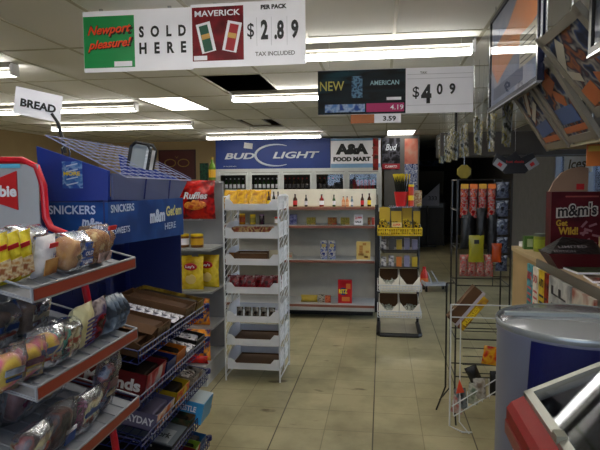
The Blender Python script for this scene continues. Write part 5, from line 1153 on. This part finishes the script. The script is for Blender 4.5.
# hanging clip strips in a row
cs = None; stp = pack('clip_print', ['#2c2c24', '#808078', '#6c6224', '#40403a', '#a0a0a0'], 26, .2, .8, 40, stretch=(1, 1, .5))
for k in range(20):
    y = 3.68+.19*k; x = .76 - (.06 if k > 9 else 0) + .055*((k*7) % 3)
    if cs is None:
        cs = thing('clip_strip', 'glossy grey and yellow packet strip hanging from the ceiling, first from the camera', 'hanging strip', (x, y, 2.1), (0, 0, 10), 'packet strips hanging from the ceiling')
        MB().pillow(.045, .30, .02, 5, nx=5, ny=12, z0=-.30).build('packet_strip', stp, cs, smooth=True); MB().bar((0, 0, -.01), (0, 0, H-2.1-.003), .0015, 4).build('hanging_wire', chrome, cs)
    else: dup(cs, (x, y, 2.1), (0, 3*((k % 3)-1), 35*((k % 4)-1.5)), 'glossy grey and yellow packet strip hanging from the ceiling, %s from the camera' % ORD[k])
# mobile sign with white and red cards
t = thing('hanging_mobile', 'black hanging paper mobile with white cards and red spots above the wire snack rack', 'sign', (.94, 4.2, 1.62))
w = MB(); w.prism([(-.07, 0), (.07, 0), (.15, .08), (.12, .15), (.04, .11), (0, .16), (-.06, .11), (-.13, .15), (-.155, .08)], 'y', 0, .006); w.build('black_card', mat('black_card', '#14151c', .5), t)
for cx, a_ in ((-.105, -35), (.115, 35)):
    d = Vector((math.cos(RAD(a_)), 0, math.sin(RAD(a_)))); u = Vector((-d.z, 0, d.x))
    p = MB().slab((cx, -.006, .065), d, u, .085, .055, .002).build('white_card', mat('grey_white_card', '#9ca0a8', .5), t); MB().slab((cx, -.0085, .065), d, u, .03, .025, .001).build('red_spot', redp, p)
text('hot deals', (0, -.002, .085), X_, Z_, .018, .12, redp, t); MB().bar((0, .003, .15), (0, .003, H-1.62-.003), .0015, 4).build('hanging_wire', chrome, t)
t = thing('yellow_tag', 'small round-cornered yellow card hanging under the dark soffit', 'card', (.84, 6.0, 1.67)); MB().lathe([(.07, -.004), (.075, 0), (.07, .004)], n=8).build('card', mat('olive_yellow', '#8c7c20', .5), t); MB().bar((0, 0, .06), (0, 0, H-1.67-.003), .0015, 4).build('hanging_wire', chrome, t)
for o in t.children:
    if o.name.startswith('card'): o.rotation_euler = (RAD(90), RAD(22.5), 0)

# ------------------------------------------------------------------ round barrel cooler
bc = thing('barrel_cooler', 'tall round grey drinks barrel cooler with a dark blue panel and clear lid', 'barrel cooler', (.665, 2.0, -.0))
R = .262
MB().lathe([(R*.96,0),(R,.03),(R,.1)], n=48).build('base_band', navy, bc, smooth=True)
MB().lathe([(R,.1),(R,1.04),(R+.003,1.05),(R+.004,1.075),(R,1.085),(R-.008,1.085),(R-.012,.9),(.02,.88)], n=48, cap=False).build('drum_body', mat('barrel_grey', '#6c7084', .4, vary=.03), bc, smooth=True)
MB().lathe([(R+.004,1.068),(R+.008,1.08),(R+.002,1.09),(R-.008,1.085)], n=48, cap=False).build('rim_band', mat('rim_metal', '#9aa0a4', .25, .5), bc, smooth=True)
# dark blue logo panel wrapped on the drum
w = MB(); n = 30; vs = []; fs = []
for i in range(n+1):
    u = i/n
    for j, z in enumerate((.12, 1.06)):
        th = RAD(209+u*140) + (RAD(13) if j else 0)*(1-u)
        for r_ in (R+.0015, R+.004): vs.append((r_*math.cos(th), r_*math.sin(th), z))
for i in range(n):
    a = i*4; b = a+4
    fs += [(a+1, b+1, b+3, a+3), (a, a+2, b+2, b), (a, b, b+1, a+1), (a+2, a+3, b+3, b+2)]
fs += [(0, 1, 3, 2), (n*4, n*4+2, n*4+3, n*4+1)]
w.add(vs, fs); w.build('blue_panel', mat('barrel_blue', '#0c1450', .35), bc, smooth=False)
MB().lathe([(R-.012,1.083),(R-.06,1.098),(.002,1.103)], n=40, cap=False).build('clear_lid', clear('lid_plastic', .05, '#e8eef0', bump=0, haze=.35), bc, smooth=True)
MB().box(-R+.02, R-.02, -.012, .012, 1.101, 1.112).build('lid_bar', mat('lid_grey', '#8c9498', .4), bc)
icee = MB().lathe([(.02,.88),(R-.02,.9)], n=30, cap=False).build('inner_floor', mat('ice_grey', '#70787c', .5), bc)
t = box_item('sign_card', 'white card with red print lying inside the barrel cooler', 'card', (.74, 2.08, .905), .16, .1, .006, paper, rot=(0, 0, -10)); MB().slab((0, 0, .0075), X_, Y_, .12, .04, .001).build('red_print', mat('faded_red', '#b86c6c'), t)
rn = random.Random(3)
for k in range(5):
    a_ = k*1.25+.3; rr = .13
    t = jar('drink_can', ('silver can', 'green can', 'white can', 'dark can', 'blue can')[k]+' standing inside the barrel cooler', 'can', (.665+rr*math.cos(a_)*(.9), 2.0+rr*math.sin(a_)-.02, .9), .032, .12, [chrome, greenp, paper, blk, bluep][k], chrome, None)

# ------------------------------------------------------------------ red trimmed display case
dc = thing('display_case', 'white display case with red trim and a sloping glass top in the bottom right corner', 'display case', (.62, 1.0, 0))
y0, y1 = .35-1.0, 1.49-1.0; x0, x1 = .325-.62, .98-.62; sl = .47
def gz(x): return .985+(x-x0)*sl
MB().prism([(x0+.02, 0), (x1, 0), (x1, gz(x1)-.02), (x0+.06, .97), (x0+.02, .93)], 'y', y1-.03, y1-.012).prism([(x0+.02, 0), (x1, 0), (x1, gz(x1)-.02), (x0+.06, .97), (x0+.02, .93)], 'y', y0+.01, y0+.03).box(x0+.015, x0+.03, y0+.01, y1-.012, 0, .93).box(x1-.02, x1, y0, y1-.012, 0, gz(x1)-.02).box(x0+.02, x1, y0+.01, y1-.02, .55, .57).build('case_body', mat('case_white', '#b0b2ba', .4), dc)
rm = mat('case_red', '#7a0b0a', .5, vary=.05, spec=.15)
w = MB(); w.prism([(x0, .905), (x0, .972), (x0+.012, .988), (x0+.042, gz(x0+.042)), (x0+.042, gz(x0+.042)-.03), (x0+.03, .905)], 'y', y0, y1)
w.build('red_trim', rm, dc, smooth=False)
MB().prism([(x0+.006, .905), (x0+.002, .94), (x0-.003, .94), (x0-.003, .905)], 'y', y0, y1+.002).build('trim_groove', mat('groove_dark_red', '#6c1010', .4), dc)
alum = mat('case_alu', '#8c8c84', .3, .6)
w = MB()
xs, xe = x0+.042, x1
def rail(a, b, ya, yb, dz=.012): w.prism([(a, gz(a)-.01), (b, gz(b)-.01), (b, gz(b)+dz), (a, gz(a)+dz)], 'y', ya, yb)
rail(xs, xs+.018, y0, y1); rail(xs, xe, y1-.022, y1); rail(xe-.03, xe, y0, y1); rail(xs, xe, y0, y0+.02)
w.build('metal_frame', alum, dc)
MB().prism([(xs+.01, gz(xs+.01)), (xe-.01, gz(xe-.01)), (xe-.01, gz(xe-.01)+.005), (xs+.01, gz(xs+.01)+.005)], 'y', y0+.01, y1-.01).build('glass_top', clear('case_glass', .0, bump=0, rough=.03, ior=1.3), dc)
MB().box(xs-.003, xs+.02, 1.20-1.0, 1.235-1.0, gz(xs)+.008, gz(xs)+.024).build('slide_latch', mat('latch_grey', '#7c7c70', .4), dc)
MB().box(x0+.035, x1-.025, y0+.035, y1-.035, .57, .60).prism([(x0+.035, .6), (x1-.022, .6), (x1-.022, gz(x1)-.03), (x0+.06, .96), (x0+.035, .92)], 'y', y1-.036, y1-.031).box(x1-.026, x1-.021, y0+.035, y1-.036, .6, gz(x1)-.05).box(x0+.031, x0+.035, y0+.035, y1-.036, .6, .92).build('inner_lining', mat('inner_dark', '#22262e', .5), dc)
t = box_item('boxed_goods', 'pale flat box under the glass of the red trimmed display case', 'box', (.6, 1.33, .60), .2, .14, .08, mat('pale_goods', '#8c98a8', .4), rot=(0, 0, 15))
t = box_item('boxed_goods', 'dark blue flat box under the glass of the red trimmed display case', 'box', (.62, 1.1, .60), .24, .15, .1, mat('blue_goods', '#243454', .4), rot=(0, 0, -8))
